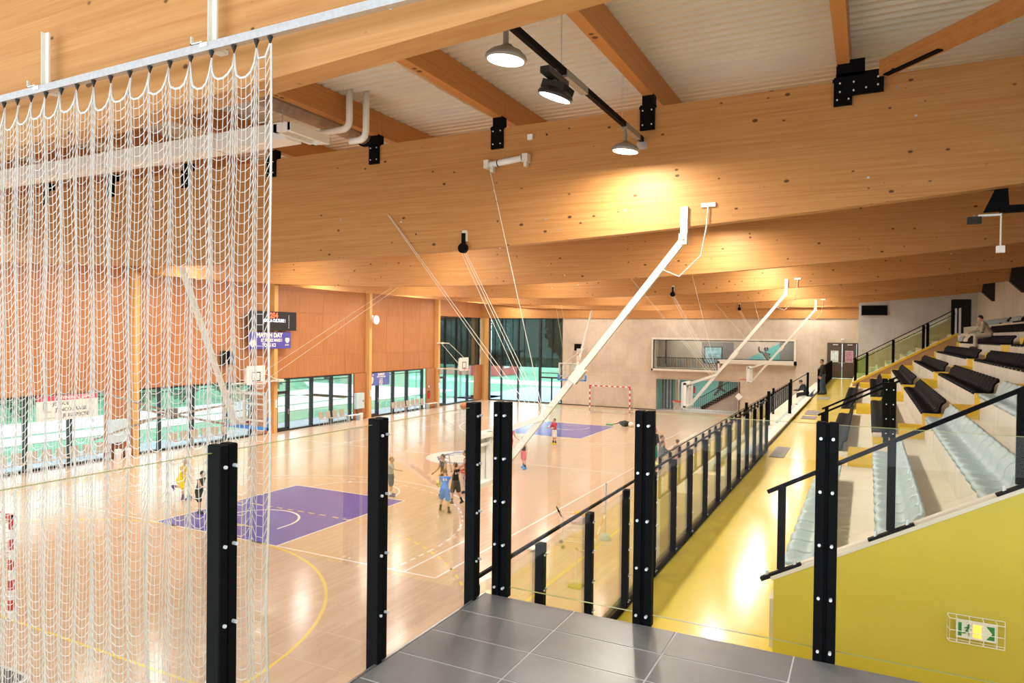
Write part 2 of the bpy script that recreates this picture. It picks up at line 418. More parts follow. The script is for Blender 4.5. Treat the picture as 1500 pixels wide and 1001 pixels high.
# ---- ground floor and markings
floor = put('floor', MB().box(-21.6, 15.6, -16, 39, -.25, 0), M['parquet'], kind=ST)
LN = [0]
def mark(mb, mat, h=None):
    return put('court_marking', mb, mat, floor)
def lines(segs, w, z=.004, dash=None):
    m = MB()
    for a, b in segs:
        a = Vector((*a, 0)); b = Vector((*b, 0)); d = (b-a); L = d.length; d /= L; n = Vector((-d.y, d.x, 0))*w/2
        parts = [(0, L)] if not dash else [(t, min(L, t+dash[0])) for t in [i*(dash[0]+dash[1]) for i in range(int(L/(dash[0]+dash[1]))+1)] if t < L]
        for s, e in parts:
            p, q = a+d*s, a+d*e
            m.add([(p-n)+Vector((0,0,z)), (q-n)+Vector((0,0,z)), (q+n)+Vector((0,0,z)), (p+n)+Vector((0,0,z))], [(0,1,2,3)])
    return m
def arc(c, r, a0, a1, w, z=.004, n=48, dash=0):
    m = MB()
    for i in range(n):
        if dash and i % 2: continue
        t0 = math.radians(a0+(a1-a0)*i/n); t1 = math.radians(a0+(a1-a0)*(i+1)/n)
        P = lambda t, rr: (c[0]+rr*math.cos(t), c[1]+rr*math.sin(t), z)
        m.add([P(t0, r-w/2), P(t0, r+w/2), P(t1, r+w/2), P(t1, r-w/2)], [(0,1,2,3)])
    return m
def rect(x0, x1, y0, y1, z): return MB().add([(x0,y0,z),(x1,y0,z),(x1,y1,z),(x0,y1,z)], [(0,1,2,3)])
WL, YLN = M['white_line'], M['yellow_line']
mark(lines([((0,0),(0,28)), ((-15,0),(-15,28)), ((-15,0),(0,0)), ((-15,28),(0,28)), ((-15,14),(0,14)), ((-20,14),(-15,14))], .06), WL)
for sy, s in ((0, 1), (28, -1)):
    Y = lambda v: sy+s*v
    y0, y1 = sorted((Y(0), Y(5.8)))
    mark(rect(-9.95, -5.05, y0, y1, .003), M['violet_key'])
    mark(lines([((-9.95,Y(0)),(-9.95,Y(5.8))), ((-5.05,Y(0)),(-5.05,Y(5.8))), ((-9.95,Y(5.8)),(-5.05,Y(5.8)))], .06, .006), WL)
    b = 0 if s > 0 else 180
    mark(arc((-7.5,Y(5.8)), 1.8, b, b+180, .06, .006), WL)
    mark(arc((-7.5,Y(1.575)), 1.25, b, b+180, .07, .006), WL)
    mark(lines([((-8.75,Y(1.2)),(-8.75,Y(1.6))), ((-6.25,Y(1.2)),(-6.25,Y(1.6)))], .07, .006), WL)
    al = math.degrees(math.asin(1.415/6.75)) if False else math.degrees(math.acos(6.6/6.75))
    mark(arc((-7.5,Y(1.575)), 6.75, b+al, b+180-al, .06, n=64), WL)
    yb = 1.575+6.75*math.sin(math.radians(al))
    mark(lines([((-.9,Y(0)),(-.9,Y(yb))), ((-14.1,Y(0)),(-14.1,Y(yb)))], .06), WL)
    mark(arc((-7.5,Y(1.575)), 6.25, b, b+180, .06, n=78, dash=1), WL)
    mark(lines([((-1.25,Y(0)),(-1.25,Y(1.575))), ((-13.75,Y(0)),(-13.75,Y(1.575)))], .06, dash=(.22,.16)), WL)
    # handball: goal line, goal area, free-throw line, seven-metre mark
    g = -6 if s > 0 else 34
    G = lambda v: g+s*v
    mark(lines([((-17.5,g),(2.5,g)), ((-8,G(7)),(-7,G(7)))], .07, .007), YLN)
    q0 = (0, 90) if s > 0 else (270, 360); q1 = (90, 180) if s > 0 else (180, 270)
    mark(arc((-6,g), 6, q0[0], q0[1], .07, n=40), YLN); mark(arc((-9,g), 6, q1[0], q1[1], .07, n=40), YLN)
    mark(arc((-6,g), 9, q0[0]+(19.5 if s > 0 else 0), q0[1]-(0 if s > 0 else 19.5), .06, n=46, dash=1), YLN)
    mark(arc((-9,g), 9, q1[0], q1[1], .06, n=46, dash=1), YLN)
    mark(lines([((-9,G(9)),(-6,G(9)))], .06, .008, dash=(.25,.2)), YLN)
mark(lines([((2.5,-6),(2.5,34)), ((-17.5,-6),(-17.5,34))], .07), YLN)
# centre logo: white disc with blue brush strokes
mark(MB().add([(-7.5+1.85*math.cos(i*PI/24), 14+1.85*math.sin(i*PI/24), .008) for i in range(48)], [tuple(range(48))]), WL)
lg = MB()
for cx, cy, r, a0, a1, wd in ((-7.5,14.1,1.45,20,150,.10),(-7.6,14.2,1.1,40,200,.12),(-7.3,13.6,1.2,180,320,.11),(-7.9,14.0,.7,60,260,.10),(-7.1,14.3,.65,-60,120,.12),(-7.4,13.4,.8,190,350,.09),(-7.0,13.7,.5,-20,150,.12),(-8.2,13.6,.5,90,250,.09),(-7.5,14.9,.5,10,170,.08)):
    a = arc((cx,cy), r, a0, a1, wd, .011, 18); lg.add(a.v, a.f)
mark(lg, M['logo_blue'])

# ---- glulam columns on the window side
for i, y in enumerate(BY[1:]+[39.1]):
    c = put('column', MB().box(XL-.12, XL+.32, y-.13, y+.13, 0, 8.5), M['glulam_z'], kind=ST)
    put('column_side_board', MB().box(XL-.05, XL+.10, y-1.32, y-.13, 0, 3.02), M['ply'], c)
put('column', MB().box(XL+.4, XL+.68, 38.75, 39.05, 0, 7.05), M['glulam_z'], kind=ST)

# ---- left wall: plywood panels above the window band
wall_left = put('wall_left', MB().box(XL-.35, XL-.06, -9.95, 32.0, 3.0, 10.5).box(XL-.35, XL-.06, 32.0, 39.2, 7.05, 10.5).box(XL-.35, XL-.06, -14, -9.95, 0, 10.5), M['ply'], kind=ST)
def panels(y0, y1, z0, z1, cols, rows):
    for a in range(cols):
        for b in range(rows):
            u0, u1 = y0+(y1-y0)*a/cols, y0+(y1-y0)*(a+1)/cols; v0, v1 = z0+(z1-z0)*b/rows, z0+(z1-z0)*(b+1)/rows
            put('panel', MB().box(XL-.06, XL-.02+random.random()*.006, u0+.004, u1-.004, v0+.004, v1-.004), M['ply'], wall_left)
for i in range(0, 5):
    panels(BY[i]+.13, BY[i+1]-.13, 3.03, 9.4, 4, 5)
panels(31.93, 38.97, 7.06, 9.4, 3, 2)

# ---- window band of the left wall
WF = M['dark_frame']
def bay_window(n, y0, y1, z1, door, mull):
    w = thing('window_%d' % n, None, None, (XL, y0, 0), kind=ST)
    org = lambda m: MB().add([(x-XL, y-y0, z) for x, y, z in m.v], m.f)
    D0, D1 = XL-.16, XL-.02
    put('bottom_rail', org(MB().box(D0, D1+.1, y0, y1, 0, .09)), WF, w)
    put('top_rail', org(MB().box(D0, D1, y0, y1, z1-.07, z1)), WF, w)
    ms = [y0]+list(mull)+[y1]
    for k, y in enumerate(ms):
        a, b = (y, y+.09) if k == 0 else ((y-.09, y) if k == len(ms)-1 else (y-.05, y+.05))
        put('mullion', org(MB().box(D0-.10, D1+.02, a, b, .05, z1)), WF, w)
    zt = 2.78 if z1 < 4 else 3.0
    put('transom', org(MB().box(D0+.03, D1-.03, y0+.05, y1-.05, zt-.02, zt+.02)), WF, w)
    for k in range(len(ms)-1):
        put('pane', org(MB().box(XL-.095, XL-.085, ms[k]+.02, ms[k+1]-.02, .08, z1-.05)), M['window_glass'], w)
    if door:
        d = put('door', org(MB().box(D0, D1+.05, ms[0]+.09, ms[0]+.20, .05, 2.16).box(D0, D1+.05, ms[1]-.17, ms[1]-.05, .05, 2.16).box(D0, D1+.05, ms[0]+.09, ms[1]-.05, 2.14, 2.30).box(D0, D1+.05, ms[0]+.09, ms[1]-.05, .05, .2)), WF, w)
        put('door_handle', org(MB().bar((XL+.06, ms[1]-.12, .95), (XL+.06, ms[1]-.12, 1.25), .03, .03)), M['steel'], d)
    return w
bay_window(1, BY[1]+.2, 5.72, 3.0, False, (.6, 2.25, 4.0))
bay_window(2, BY[2]+.3, 13.75, 3.0, False, (8.2, 10.0, 12.0))
bay_window(3, BY[3]+.25, 21.95, 3.0, True, (16.45, 18.37, 20.12))
bay_window(4, BY[4]+.2, 30.15, 3.0, True, (24.75, 26.5, 28.15))
w5 = bay_window(5, BY[5]+.25, 38.7, 7.05, True, (33.3, 35.0, 36.8))
put('blind', MB().box(-.20, -.18, .1, 6.55, 3.0, 7.0), M['blind'], w5)
bay_window(6, BY[0]+.3, BY[1]-1.3, 3.0, False, (-8, -6, -4.5))
# grey sill board along the window foot
put('baseboard_left', MB().box(XL-.02, XL+.10, -9.9, 38.8, 0, .035), M['black_matt'], kind=ST)

# ---- far wall
NX0, NX1, NZ = -5.5, .72, 2.42                    # gym store / stair opening
BX0, BX1, BX2 = -5.74, -.68, 4.48                 # corridor window box
wf = MB()
wf.box(-13.3, NX0, YF, YF+.3, 0, 3.3); wf.box(NX0, NX1, YF, YF+.3, NZ, 3.3); wf.box(NX1, 6.44, YF, YF+.3, 0, 3.3)
wf.box(-13.3, BX0, YF, YF+.3, 3.3, 7.04); wf.box(BX0, BX2, YF, YF+.3, 5.5, 7.04); wf.box(BX1, BX2, YF, YF+.3, 3.3, 3.95); wf.box(BX2, 6.44, YF, YF+.3, 3.3, 7.04)
wf.box(6.44, 8.3, YF, YF+.3, 5.36, 7.04); wf.box(8.3, 8.6, YF, YF+.3, 0, 7.04)
wall_far = put('wall_far', wf, M['concrete_warm'], kind=ST)
for x in (-11.4, -9.4, -7.6, 5.4):               # formwork joints: recessed dark grooves
    put('formwork_joint', MB().box(x-.008, x+.008, YF-.003, YF+.01, 0.02, 7.0), M['concrete_board'], wall_far)
put('formwork_joint', MB().box(-13.3, 6.4, YF-.003, YF+.01, 2.60, 2.615), M['concrete_board'], wall_far)
put('trim_1', MB().box(-20.9, 8.36, YF-.12, YF+.1, 7.04, 10.5), M['glulam_x'], kind=ST)
put('trim_2', MB().box(-20.9, -20.15, YF-.02, YF+.1, 0, 7.04), M['ply'], kind=ST)
put('baseboard_far', MB().box(-13.3, NX0, YF-.03, YF, 0, .06), M['black_matt'], kind=ST)
# pale concrete wall behind the stand, set forward
wr = MB(); wr.box(8.36, 13.6, 38.4, 39.2, 0, 10.5); wr.box(14.72, 15.3, 38.4, 39.2, 0, 10.5); wr.box(13.6, 14.72, 38.4, 39.2, 8.25, 10.5); wr.box(13.6, 14.72, 38.4, 39.2, 0, 6.0)
wbs = put('wall_behind_stand', wr, M['concrete_grey'], kind=ST)
put('formwork_joint', MB().bar((8.4, 38.395, 6.3), (13.4, 38.395, 7.9), .012, .012), M['concrete_board'], wbs)
dr = put('door_2', MB().box(13.6, 14.72, 38.9, 39.0, 6.0, 8.25), M['black_matt'], kind=ST)
wall_right = put('wall_right', MB().box(XR, XR+.35, -9.0, 39.2, 0, 10.5), M['concrete_board'], kind=ST)
for k in range(1, 9):
    put('formwork_joint', MB().box(XR-.004, XR+.01, 39.2-k*2.6-.007, 39.2-k*2.6+.007, 5, 10.4), M['concrete_warm'], wall_right)

# far glazing
gw = thing('window_7', None, None, (-20.15, YF, 0), kind=ST)
def og(m): return MB().add([(x+20.15, y-YF, z) for x, y, z in m.v], m.f)
put('bottom_rail', og(MB().box(-20.15, -13.3, YF-.02, YF+.14, 0, .09)), WF, gw)
put('top_rail', og(MB().box(-20.15, -13.3, YF, YF+.12, 6.96, 7.04)), WF, gw)
for x, d in ((-20.1, .10), (-18.95, .12), (-17.35, .12), (-15.32, .20), (-13.36, .12)):
    put('mullion', og(MB().box(x-d/2, x+d/2, YF-.02, YF+.16, .05, 7.0)), WF, gw)
for x in (-19.6, -18.6, -17.9, -16.8, -14.25):
    put('mullion', og(MB().box(x-.03, x+.03, YF+.06, YF+.12, 2.95, 7.0)), WF, gw)
put('transom', og(MB().box(-15.2, -13.4, YF, YF+.12, 2.07, 2.20).box(-15.2, -13.4, YF, YF+.12, 2.48, 2.54).box(-14.3, -14.2, YF, YF+.12, .05, 2.07)), WF, gw)
for a, b in ((-20.05, -18.95), (-18.95, -17.35), (-17.35, -15.32), (-15.32, -13.4)):
    put('pane', og(MB().box(a+.03, b-.03, YF+.05, YF+.06, .08, 6.97)), M['window_glass'], gw)
    put('blind', og(MB().box(a+.06, b-.06, YF+.125, YF+.14, 2.95, 6.96)), M['blind_far'], gw)

# corridor window box in the far wall
wb = thing('window_8', None, None, (BX0, YF, 3.1), kind=ST)
def ob(m): return MB().add([(x-BX0, y-YF, z-3.1) for x, y, z in m.v], m.f)
pc = plain('pale_concrete_surround', (.66,.615,.53,1), .6, 0, .06, 2)
put('surround', ob(MB().box(BX0-.02, BX2+.02, 38.5, 39.3, 5.42, 5.56).box(BX0-.02, BX0+.10, 38.5, 39.3, 3.06, 5.45).box(BX2-.13, BX2+.02, 38.5, 39.3, 3.74, 5.45)
    .box(BX0-.02, BX1, 38.5, 39.3, 3.06, 3.22).box(BX1-.14, BX1, 38.5, 39.3, 3.2, 3.9).box(BX1-.14, BX2+.02, 38.5, 39.3, 3.74, 4.02)), pc, wb)
put('frame', ob(MB().box(BX0+.08, BX2-.1, 38.62, 38.68, 5.36, 5.43).box(BX0+.10, BX0+.17, 38.62, 38.68, 3.2, 5.4).box(BX0+.1, BX1-.1, 38.62, 38.68, 3.2, 3.27).box(BX1-.2, BX1-.13, 38.62, 38.68, 3.2, 4.0)
    .box(BX0+1.0, BX0+1.08, 38.62, 38.9, 3.6, 5.4)), WF, wb)
put('pane', ob(MB().prism([(BX0+.12,3.22),(BX1-.14,3.22),(BX1-.14,4.0),(BX2-.12,4.0),(BX2-.12,5.4),(BX0+.12,5.4)], 'y', 38.645, 38.655)), M['clear_glass'], wb)
# corridor behind it
cor = put('wall_corridor', MB().box(BX0-.5, BX2+.5, 41.6, 41.8, 2.9, 6.0).box(BX0-.5, BX0-.3, 39.3, 41.6, 2.9, 6.0).box(BX2+.3, BX2+.5, 39.3, 41.6, 2.9, 6.0), M['concrete_warm'], kind=ST)
put('corridor_slab', MB().box(BX0-.5, BX2+.5, 39.3, 41.8, 2.6, 2.9).box(BX0-.5, BX2+.5, 39.3, 41.8, 5.9, 6.1), M['concrete_grey'], kind=ST)
put('dark_panel', MB().box(-2.6, -.2, 41.55, 41.6, 3.6, 5.25), M['mat_grey'], cor)
put('mural', MB().prism([(.6,3.9),(3.1,5.25),(3.1,3.9)], 'y', 41.55, 41.59), M['teal'], cor)
put('mural', MB().box(3.1, 4.6, 41.55, 41.59, 3.5, 5.4), M['mat_grey'], cor)
put('mural', MB().prism([(-.2,5.3),(-.2,3.9),(.6,3.9),(3.0,5.3)], 'y', 41.56, 41.59), M['pink_wall'], cor)
fg = MB()                                          # painted ball thrower
fg.lathe([(.0,-.02),(.17,-.02),(.17,0),(0,0)], (2.15,41.54,4.78), 16, 'y')
for p, q, r in (((2.0,41.54,4.50),(2.35,41.54,4.05),.15),((1.95,41.54,4.50),(1.65,41.54,4.62),.07),((1.65,41.54,4.62),(1.62,41.54,4.98),.06),((2.1,41.54,4.5),(2.45,41.54,4.38),.06)):
    fg.bar(p, q, .03, 2*r, (0,0,1)) if abs(p[2]-q[2]) < .3 else fg.bar(p, q, 2*r, .03, (0,1,0))
put('painted_figure', fg, M['grey_dark'], cor)
cwin = thing('window_9', None, None, (-2.4, 41.5, 3.6), kind=ST)
put('frame', MB().box(0,1.35,0,.05,0,.05).box(0,1.35,0,.05,1.25,1.3).box(0,.05,0,.05,0,1.3).box(1.3,1.35,0,.05,0,1.3), WF, cwin)
put('pane', MB().box(.05,1.3,.02,.03,.05,1.25), plain('bluish_window_view', (.30,.50,.55,1), .1, 0, .35, 3), cwin)
bl = thing('corridor_balustrade', 'black vertical-bar balustrade inside the long corridor window', 'balustrade', (BX0, 39.2, 2.9))
put('top_rail', MB().bar((.2,0,1.15),(10,0,1.15),.05,.05), M['black'], bl)
for k in range(42): put('baluster', MB().bar((.3+k*.115,0,.1),(.3+k*.115,0,1.15),.035,.035), M['black'], bl)
for k in range(6): put('baluster', MB().bar((5.4+k*.8,0,.1),(5.4+k*.8,0,1.15),.025,.025), M['black'], bl)

# stair niche below
nich = put('wall_niche', MB().box(NX0-.2, NX1+2.8, 43.0, 43.2, -.1, 2.9).box(NX0-.25, NX0-.05, 39.3, 43, -.1, 2.9), M['teal'], kind=ST)
put('wall_niche_side', MB().box(NX1-.22, NX1-.02, 39.3, 40.6, 0, 2.6), plain('brown_boarding', (.33,.19,.11,1), .6, 0, .15, 3), kind=ST)
put('floor_niche', MB().box(NX0-.2, NX1+3, 39.0, 43, -.2, .002), M['concrete_grey'], kind=ST)
put('ceiling_niche', MB().box(NX0-.2, NX1+3, 39.3, 43.2, 2.6, 2.62), M['concrete_grey'], kind=ST)
nw = thing('window_10', None, None, (NX0+.05, 40.6, 0), kind=ST)
for k in range(4): put('mullion', MB().box(.0+k*.25,.10+k*.25,0,.1,0,2.4), WF, nw)
put('pane', MB().box(0,.85,.04,.05,.05,2.35), plain('bluish_day_view', (.35,.55,.70,1), .2, 0, .2, 2), nw)
put('post', MB().box(1.05,1.28,0,.3,0,2.4), M['pink_wall'], nw)
stair = thing('staircase', 'brown staircase rising in the teal opening of the far wall', 'staircase', (-3.4, 42.2, 0))
for k in range(12): put('step', MB().box(.9+k*.27, 1.2+k*.27, -.5, .6, .17*k, .17*(k+1)), plain('brown_stair_tread', (.36,.20,.13,1), .6, 0, .12, 3), stair)
put('stringer', MB().bar((.8,-.55,.05),(4.1,-.55,2.1),.05,.28), M['black'], stair)
put('under_wall', MB().prism([(1.1,0),(4.2,0),(4.2,1.9)], 'y', -.52, .4), M['pink_wall'], stair)
put('handrail', MB().tube([(.1,-.55,.95),(.8,-.55,.95),(4.1,-.55,3.0)], .03), M['black'], stair)
for k in range(26):
    x = .15+k*.15; put('baluster', MB().bar((x,-.55,max(0,(x-.8)*.62)),(x,-.55,.95+max(0,(x-.8)*.62)),.022,.022), M['black'], stair)
tf = MB()
for p, q, r in (((-1.55,42.95,2.35),(-1.15,42.95,2.3),.16),((-1.35,42.95,2.2),(-1.5,42.95,1.5),.14),((-1.5,42.95,1.5),(-1.9,42.95,1.0),.08),((-1.5,42.95,1.6),(-1.0,42.95,1.35),.08)):
    tf.bar(p, q, 2*r, .03, (0,1,0))
put('painted_figure', tf, M['grey_dark'], nich)
for nm, x, y, z, e_, sz in (('corridor', -2.6, 40.6, 5.85, 75, 3.5), ('corridor', 2.2, 40.6, 5.85, 75, 3.5), ('stair', -2.6, 41.2, 2.55, 95, 3.0)):  # strip lamps added to brighten the corridor and the stair opening
    t = thing('added_luminaire', 'added strip lamp lighting the %s behind the far wall at x %s' % (nm, 'left' if x < 0 else 'right'), 'lamp', (x, y, z))
    t['label'] = 'added fill strip lamp in the %s' % {5.85:'long window corridor, '+('far' if x < 0 else 'near')+' the doors', 2.55:'teal stair opening'}[z]
    put('added_lamp_tray', MB().box(-sz/2,sz/2,-.09,.09,-.04,.03), M['white'], t); put('added_diffuser', MB().box(-sz/2+.02,sz/2-.02,-.07,.07,-.045,-.04), M['lamp_glow'], t)
    ld = bpy.data.lights.new('added_strip_light', 'AREA'); ld.shape = 'RECTANGLE'; ld.size = sz; ld.size_y = .15; ld.energy = e_; ld.color = (1,.93,.84)
    lo = bpy.data.objects.new('added_strip_light', ld); C.objects.link(lo); lo.location = (x, y, z-.06)
# protective netting across the opening
sn = MB()
for k in range(40): sn.bar((NX0+.05+k*.155, 38.97, .05), (NX0+.05+k*.155, 38.97, NZ), .010, .010)
for k in range(16): sn.bar((NX0, 38.97, .12+k*.155), (NX1-.2, 38.97, .12+k*.155), .010, .010)
net2 = thing('opening_net', 'grey square-mesh safety net across the stair opening', 'net', (0,0,0))
put('netting', sn, M['cord_dark'], net2, kind='stuff')
put('edge_rope', MB().tube([(NX0,38.97,.05),(NX0,38.97,NZ),(NX1-.15,38.97,NZ),(NX1-.15,38.97,.05)], .02), M['cord'], net2)

# double door on the walkway
d1 = thing('door_1', None, None, (6.44, 38.95, ZW), kind=ST)
put('door_frame', MB().box(0,.06,-.02,.2,0,2.42).box(1.82,1.88,-.02,.2,0,2.42).box(0,1.88,-.02,.2,2.36,2.42), M['door_brown'], d1)
for i, x in enumerate((.06, .945)):
    lf = put('door_leaf', MB().box(x,x+.865,.02,.07,0.01,2.36), M['door_brown'], d1)
    px = x+.20 if i == 0 else x+.22
    put('glazed_panel', MB().box(px,px+.42,.0,.03,1.12,1.85), plain('door_light', (.62,.74,.70,1), .15, 0, .25, 4) if i == 0 else plain('poster_print', (.45,.22,.30,1), .4, 0, .5, 9), lf)
    put('panel_frame', MB().box(px-.03,px,-.01,.03,1.09,1.88).box(px+.42,px+.45,-.01,.03,1.09,1.88).box(px-.03,px+.45,-.01,.03,1.85,1.88).box(px-.03,px+.45,-.01,.03,1.09,1.12), M['white_steel'], lf)
    hx = x+.78 if i == 0 else x+.06
    put('door_handle', MB().bar((hx,-.05,1.05),(hx+(-.13 if i == 0 else .13),-.05,1.05),.025,.025).bar((hx,-.05,1.05),(hx,.02,1.05),.025,.025), M['steel'], lf)
    put('door_closer', MB().box(x+.30,x+.62,-.05,.02,2.26,2.32), M['white_steel'], lf)

# ---- roof: beams, purlins, corrugated deck
N = 44
for bi, y in enumerate(BY+[38.75]):
    b = thing('beam', None, None, (0, y, 0), kind=ST)
    hw = .11
    xs = [XL-.1+(XR-XL+.05)*i/N for i in range(N+1)]
    poly = [(x, soffit(x)) for x in xs]+[(xs[-1], ZT), (xs[0], ZT)]
    if bi == 6: poly = [(x, max(soffit(x), 7.8)) for x in xs]+[(xs[-1], ZT), (xs[0], ZT)]
    put('beam_body', MB().prism(poly, 'y', -hw, hw), M['glulam_x'], b)
    if bi in (0, 1, 2, 3):       # plugged bolt holes and screw heads
        for k in range(14):
            x = random.uniform(-6, 12); z = random.uniform(soffit(x)+.15, ZT-.2)
            put('dowel', MB().cyl((x,-hw-.004,z),(x,-hw+.01,z),.02,n=10), M['steel'] if k % 3 else M['black_matt'], b)
    if 3 <= bi <= 5:
        put('wall_shoe', MB().prism([(XR-.6,8.32),(XR-.10,7.80),(XR-.01,7.80),(XR-.01,9.0),(XR-.5,9.0)], 'y', -.2, .2), M['black_matt'], b)
PX = [-18.5, -15.5, -12.5, -9.5, -6.5, -3.53, -.53, 2.46, 5.45, 8.55, 11.5, 14.3]
for px in PX:
    p = thing('purlin', None, None, (px, 0, 0), kind=ST)
    ends = [-16]+[y for y in BY]+[38.9]
    for a, b_ in zip(ends[:-1], ends[1:]):
        put('purlin_length', MB().box(-.09, .09, a+.004, b_-.004, 9.97, 10.47), M['glulam_y'], p)
    for y in BY[:5]:
        s = put('saddle_bracket', MB().box(-.10, .10, y-.14, y+.06, 9.74, 9.99).box(-.13, .13, y-.16, y-.11, 9.36, 9.80).box(-.15,.15,y-.15,y-.02,9.74,9.78), M['black'], p)
        if y < 0:
            put('bracket_bolt', MB().cyl((-.08,y-.175,9.45),(-.08,y-.15,9.45),.013,n=8).cyl((.08,y-.175,9.45),(.08,y-.15,9.45),.013,n=8).cyl((-.08,y-.175,9.7),(-.08,y-.15,9.7),.013,n=8).cyl((.08,y-.175,9.7),(.08,y-.15,9.7),.013,n=8), M['bolt'], s)
deck = MB(); y = -16.0; pts = []
while y < 39.3:
    pts += [(y, 10.47), (y+.085, 10.47), (y+.115, 10.54), (y+.195, 10.54), ]; y += .225
for i in range(len(pts)-1):
    a, b_ = pts[i], pts[i+1]
    deck.add([(-21.3,a[0],a[1]),(15.4,a[0],a[1]),(15.4,b_[0],b_[1]),(-21.3,b_[0],b_[1])], [(0,1,2,3)])
put('ceiling', deck, M['deck'], kind=ST)
put('roof', MB().box(-21.6, 15.7, -16.2, 39.6, 10.58, 10.8), M['concrete_grey'], kind=ST)
# wind brace in the last bay
br = thing('wind_brace', None, None, (8.75, -1.55, 9.72), kind=ST)
put('brace_timber', MB().bar((.35,-.25,.10),(6.2,-6.9,.10),.16,.24), M['glulam_y'], br)
put('gusset_plate', MB().box(-.30,.36,-.30,-.24,-.24,.10).box(-.28,.1,-.3,.05,.05,.3), M['black'], br)
put('gusset_plate', MB().bar((.38,-.36,-.03),(1.02,-1.08,-.03),.10,.02), M['black'], br)
for dx, dz in ((-.24,-.18),(-.24,-.05),(-.05,-.18),(-.05,-.05),(.12,-.16),(.28,-.14),(.28,-.02)):
    put('gusset_bolt', MB().cyl((dx,-.325,dz),(dx,-.30,dz),.013,n=8), M['bolt'], br)

# ---- walkway, platform, stand
wk = put('floor_walkway', MB().box(6.72, 15.0, -16, -7.2, ZW-.25, ZW).box(6.72, 8.5, -7.2, 39.0, ZW-.25, ZW), M['yellow_floor'], kind=ST)
put('walkway_edge', MB().box(6.66, 6.72, -16, 39, ZW-.3, ZW+.03), M['black_matt'], wk)
put('wall_walkway', MB().box(6.70, 6.85, -16, 39, 0, ZW-.25), M['yellow_paint'], kind=ST)
for x0, x1, y0, y1 in ((6.93,7.25,3.5,5.2),(6.93,7.4,12.1,13.0),(6.93,7.4,13.6,15.2),(6.93,7.4,20.6,22)):
    put('entrance_mat', MB().box(x0, x1, y0, y1, ZW, ZW+.012), M['mat_grey'], kind=None, label='grey mat on the yellow walkway beside the rail, at %s' % {3.5:'the end of its glass guard', 12.1:'the far seat block', 13.6:'the dark seated rows', 20.6:'the standing man'}[y0], cat='mat')
plat = put('floor_platform', MB().box(6.89, 15.2, -16, -10.0, ZP-.28, ZP-.0025), M['grout'], kind=ST)
ts = []
for i in range(11):
    for j in range(8):
        x0 = 6.885+i*.59; y1 = -10.0-j*.30
        put('tile', MB().bevbox(x0+.004, x0+.586, y1-.296, y1-.004, ZP-.03, ZP, .002), M['tile'], plat)
put('platform_edge', MB().box(6.87, 6.885, -16, -9.995, ZP-.28, ZP), M['steel'], plat)
put('wall_platform', MB().box(7.1, 15.2, -10.3, -10.15, ZW, ZP-.28), M['yellow_paint'], kind=ST)

RT = lambda k: ZW+.44*k            # riser top of row k (1..8)
RX = lambda k: 8.2+.87*(k-1)
def stand_profile(n=8):
    poly = [(8.2, 0)]
    for k in range(1, n+1):
        poly += [(RX(k), RT(k-1)), (RX(k), RT(k))]
    poly += [(15.0, RT(n)), (15.0, 0)]
    return poly
st = thing('stand', None, None, (0,0,0), kind=ST)
st['kind'] = ST
for k in range(1, 9):
    x1 = RX(k+1) if k < 8 else 15.0
    put('tier', MB().box(RX(k), x1, -7.05, 38.4, 0 if k < 2 else RT(k)-1.2, RT(k)), M['concrete_step'], st)
    for yj in (-3.6, -.4, 5.6, 8.7, 14.6, 18.0, 21.0):
        put('tier_joint', MB().box(RX(k)-.003, RX(k)+.01, yj-.006, yj+.006, RT(k-1)+.01, RT(k)-.01), M['concrete_board'], st)
def aisle_steps(y0, y1, ks):
    for k in ks:
        if k > 1: put('aisle_step', MB().box(RX(k)-.42, RX(k)-.002, y0, y1, RT(k-1)-.0, RT(k-1)+.22), M['yellow_step'], st)
        put('aisle_nosing', MB().box(RX(k)-.006, RX(k)+.40, y0, y1, RT(k)-.22, RT(k)+.004), M['yellow_step'], st)
aisle_steps(-7.04, -6.15, range(2, 7))
aisle_steps(.55, 1.55, (1, 2)); aisle_steps(1.65, 2.32, (3, 4, 5, 6))
aisle_steps(10.5, 11.8, range(1, 9)); aisle_steps(22.9, 23.75, range(1, 9))
ck = put('wall_cheek', MB().prism([(8.25, ZW-.1),(15, ZW-.1),(15, 3.62+.545*6.75),(8.25, 3.62)], 'y', -7.22, -7.06), M['yellow_paint'], kind=ST)
put('coping', MB().bar((8.23,-7.14,3.63),(15,-7.14,3.63+.545*6.77),.18,.03), M['concrete_step'], ck)
par = put('wall_parapet', MB().prism([(8.3, ZW-.1),(12.6, ZW-.1+2),(12.6, 5.95),(8.3, 3.50)], 'y', 24.0, 24.2), plain('ochre_parapet_paint', (.45,.28,.12,1), .5, 0, .06, 2), kind=ST)
put('coping', MB().bar((8.28,24.1,3.52),(12.6,24.1,5.98),.26,.10), M['yellow_step'], par)
# lower tiers between the walkway and the court
lt = thing('lower_stand', None, None, (0,0,0), kind=ST)
for k, (x0, x1, z) in enumerate(((5.75, 6.64, 2.62), (4.95, 5.75, 2.18), (4.36, 4.95, 1.62))):
    put('tier', MB().box(x0, x1, 4.6, 38.8, 0, z), M['concrete_step'], lt)
pl_ = put('plinth', MB().box(6.56, 6.70, 4.75, 20.3, ZW-.33, ZW+.10), M['black_matt'], lt)
put('plinth_cap', MB().box(6.50, 6.73, 4.75, 20.3, ZW+.10, ZW+.125), pc, pl_)
for k in range(86): put('grille_bar', MB().box(6.70, 6.712, 4.8+k*.18, 4.86+k*.18, ZW+.012, ZW+.095), M['yellow_step'], pl_)
put('tier', MB().box(4.25, 4.36, 3.6, 38.8, 0, 1.62), M['concrete_grey'], lt)

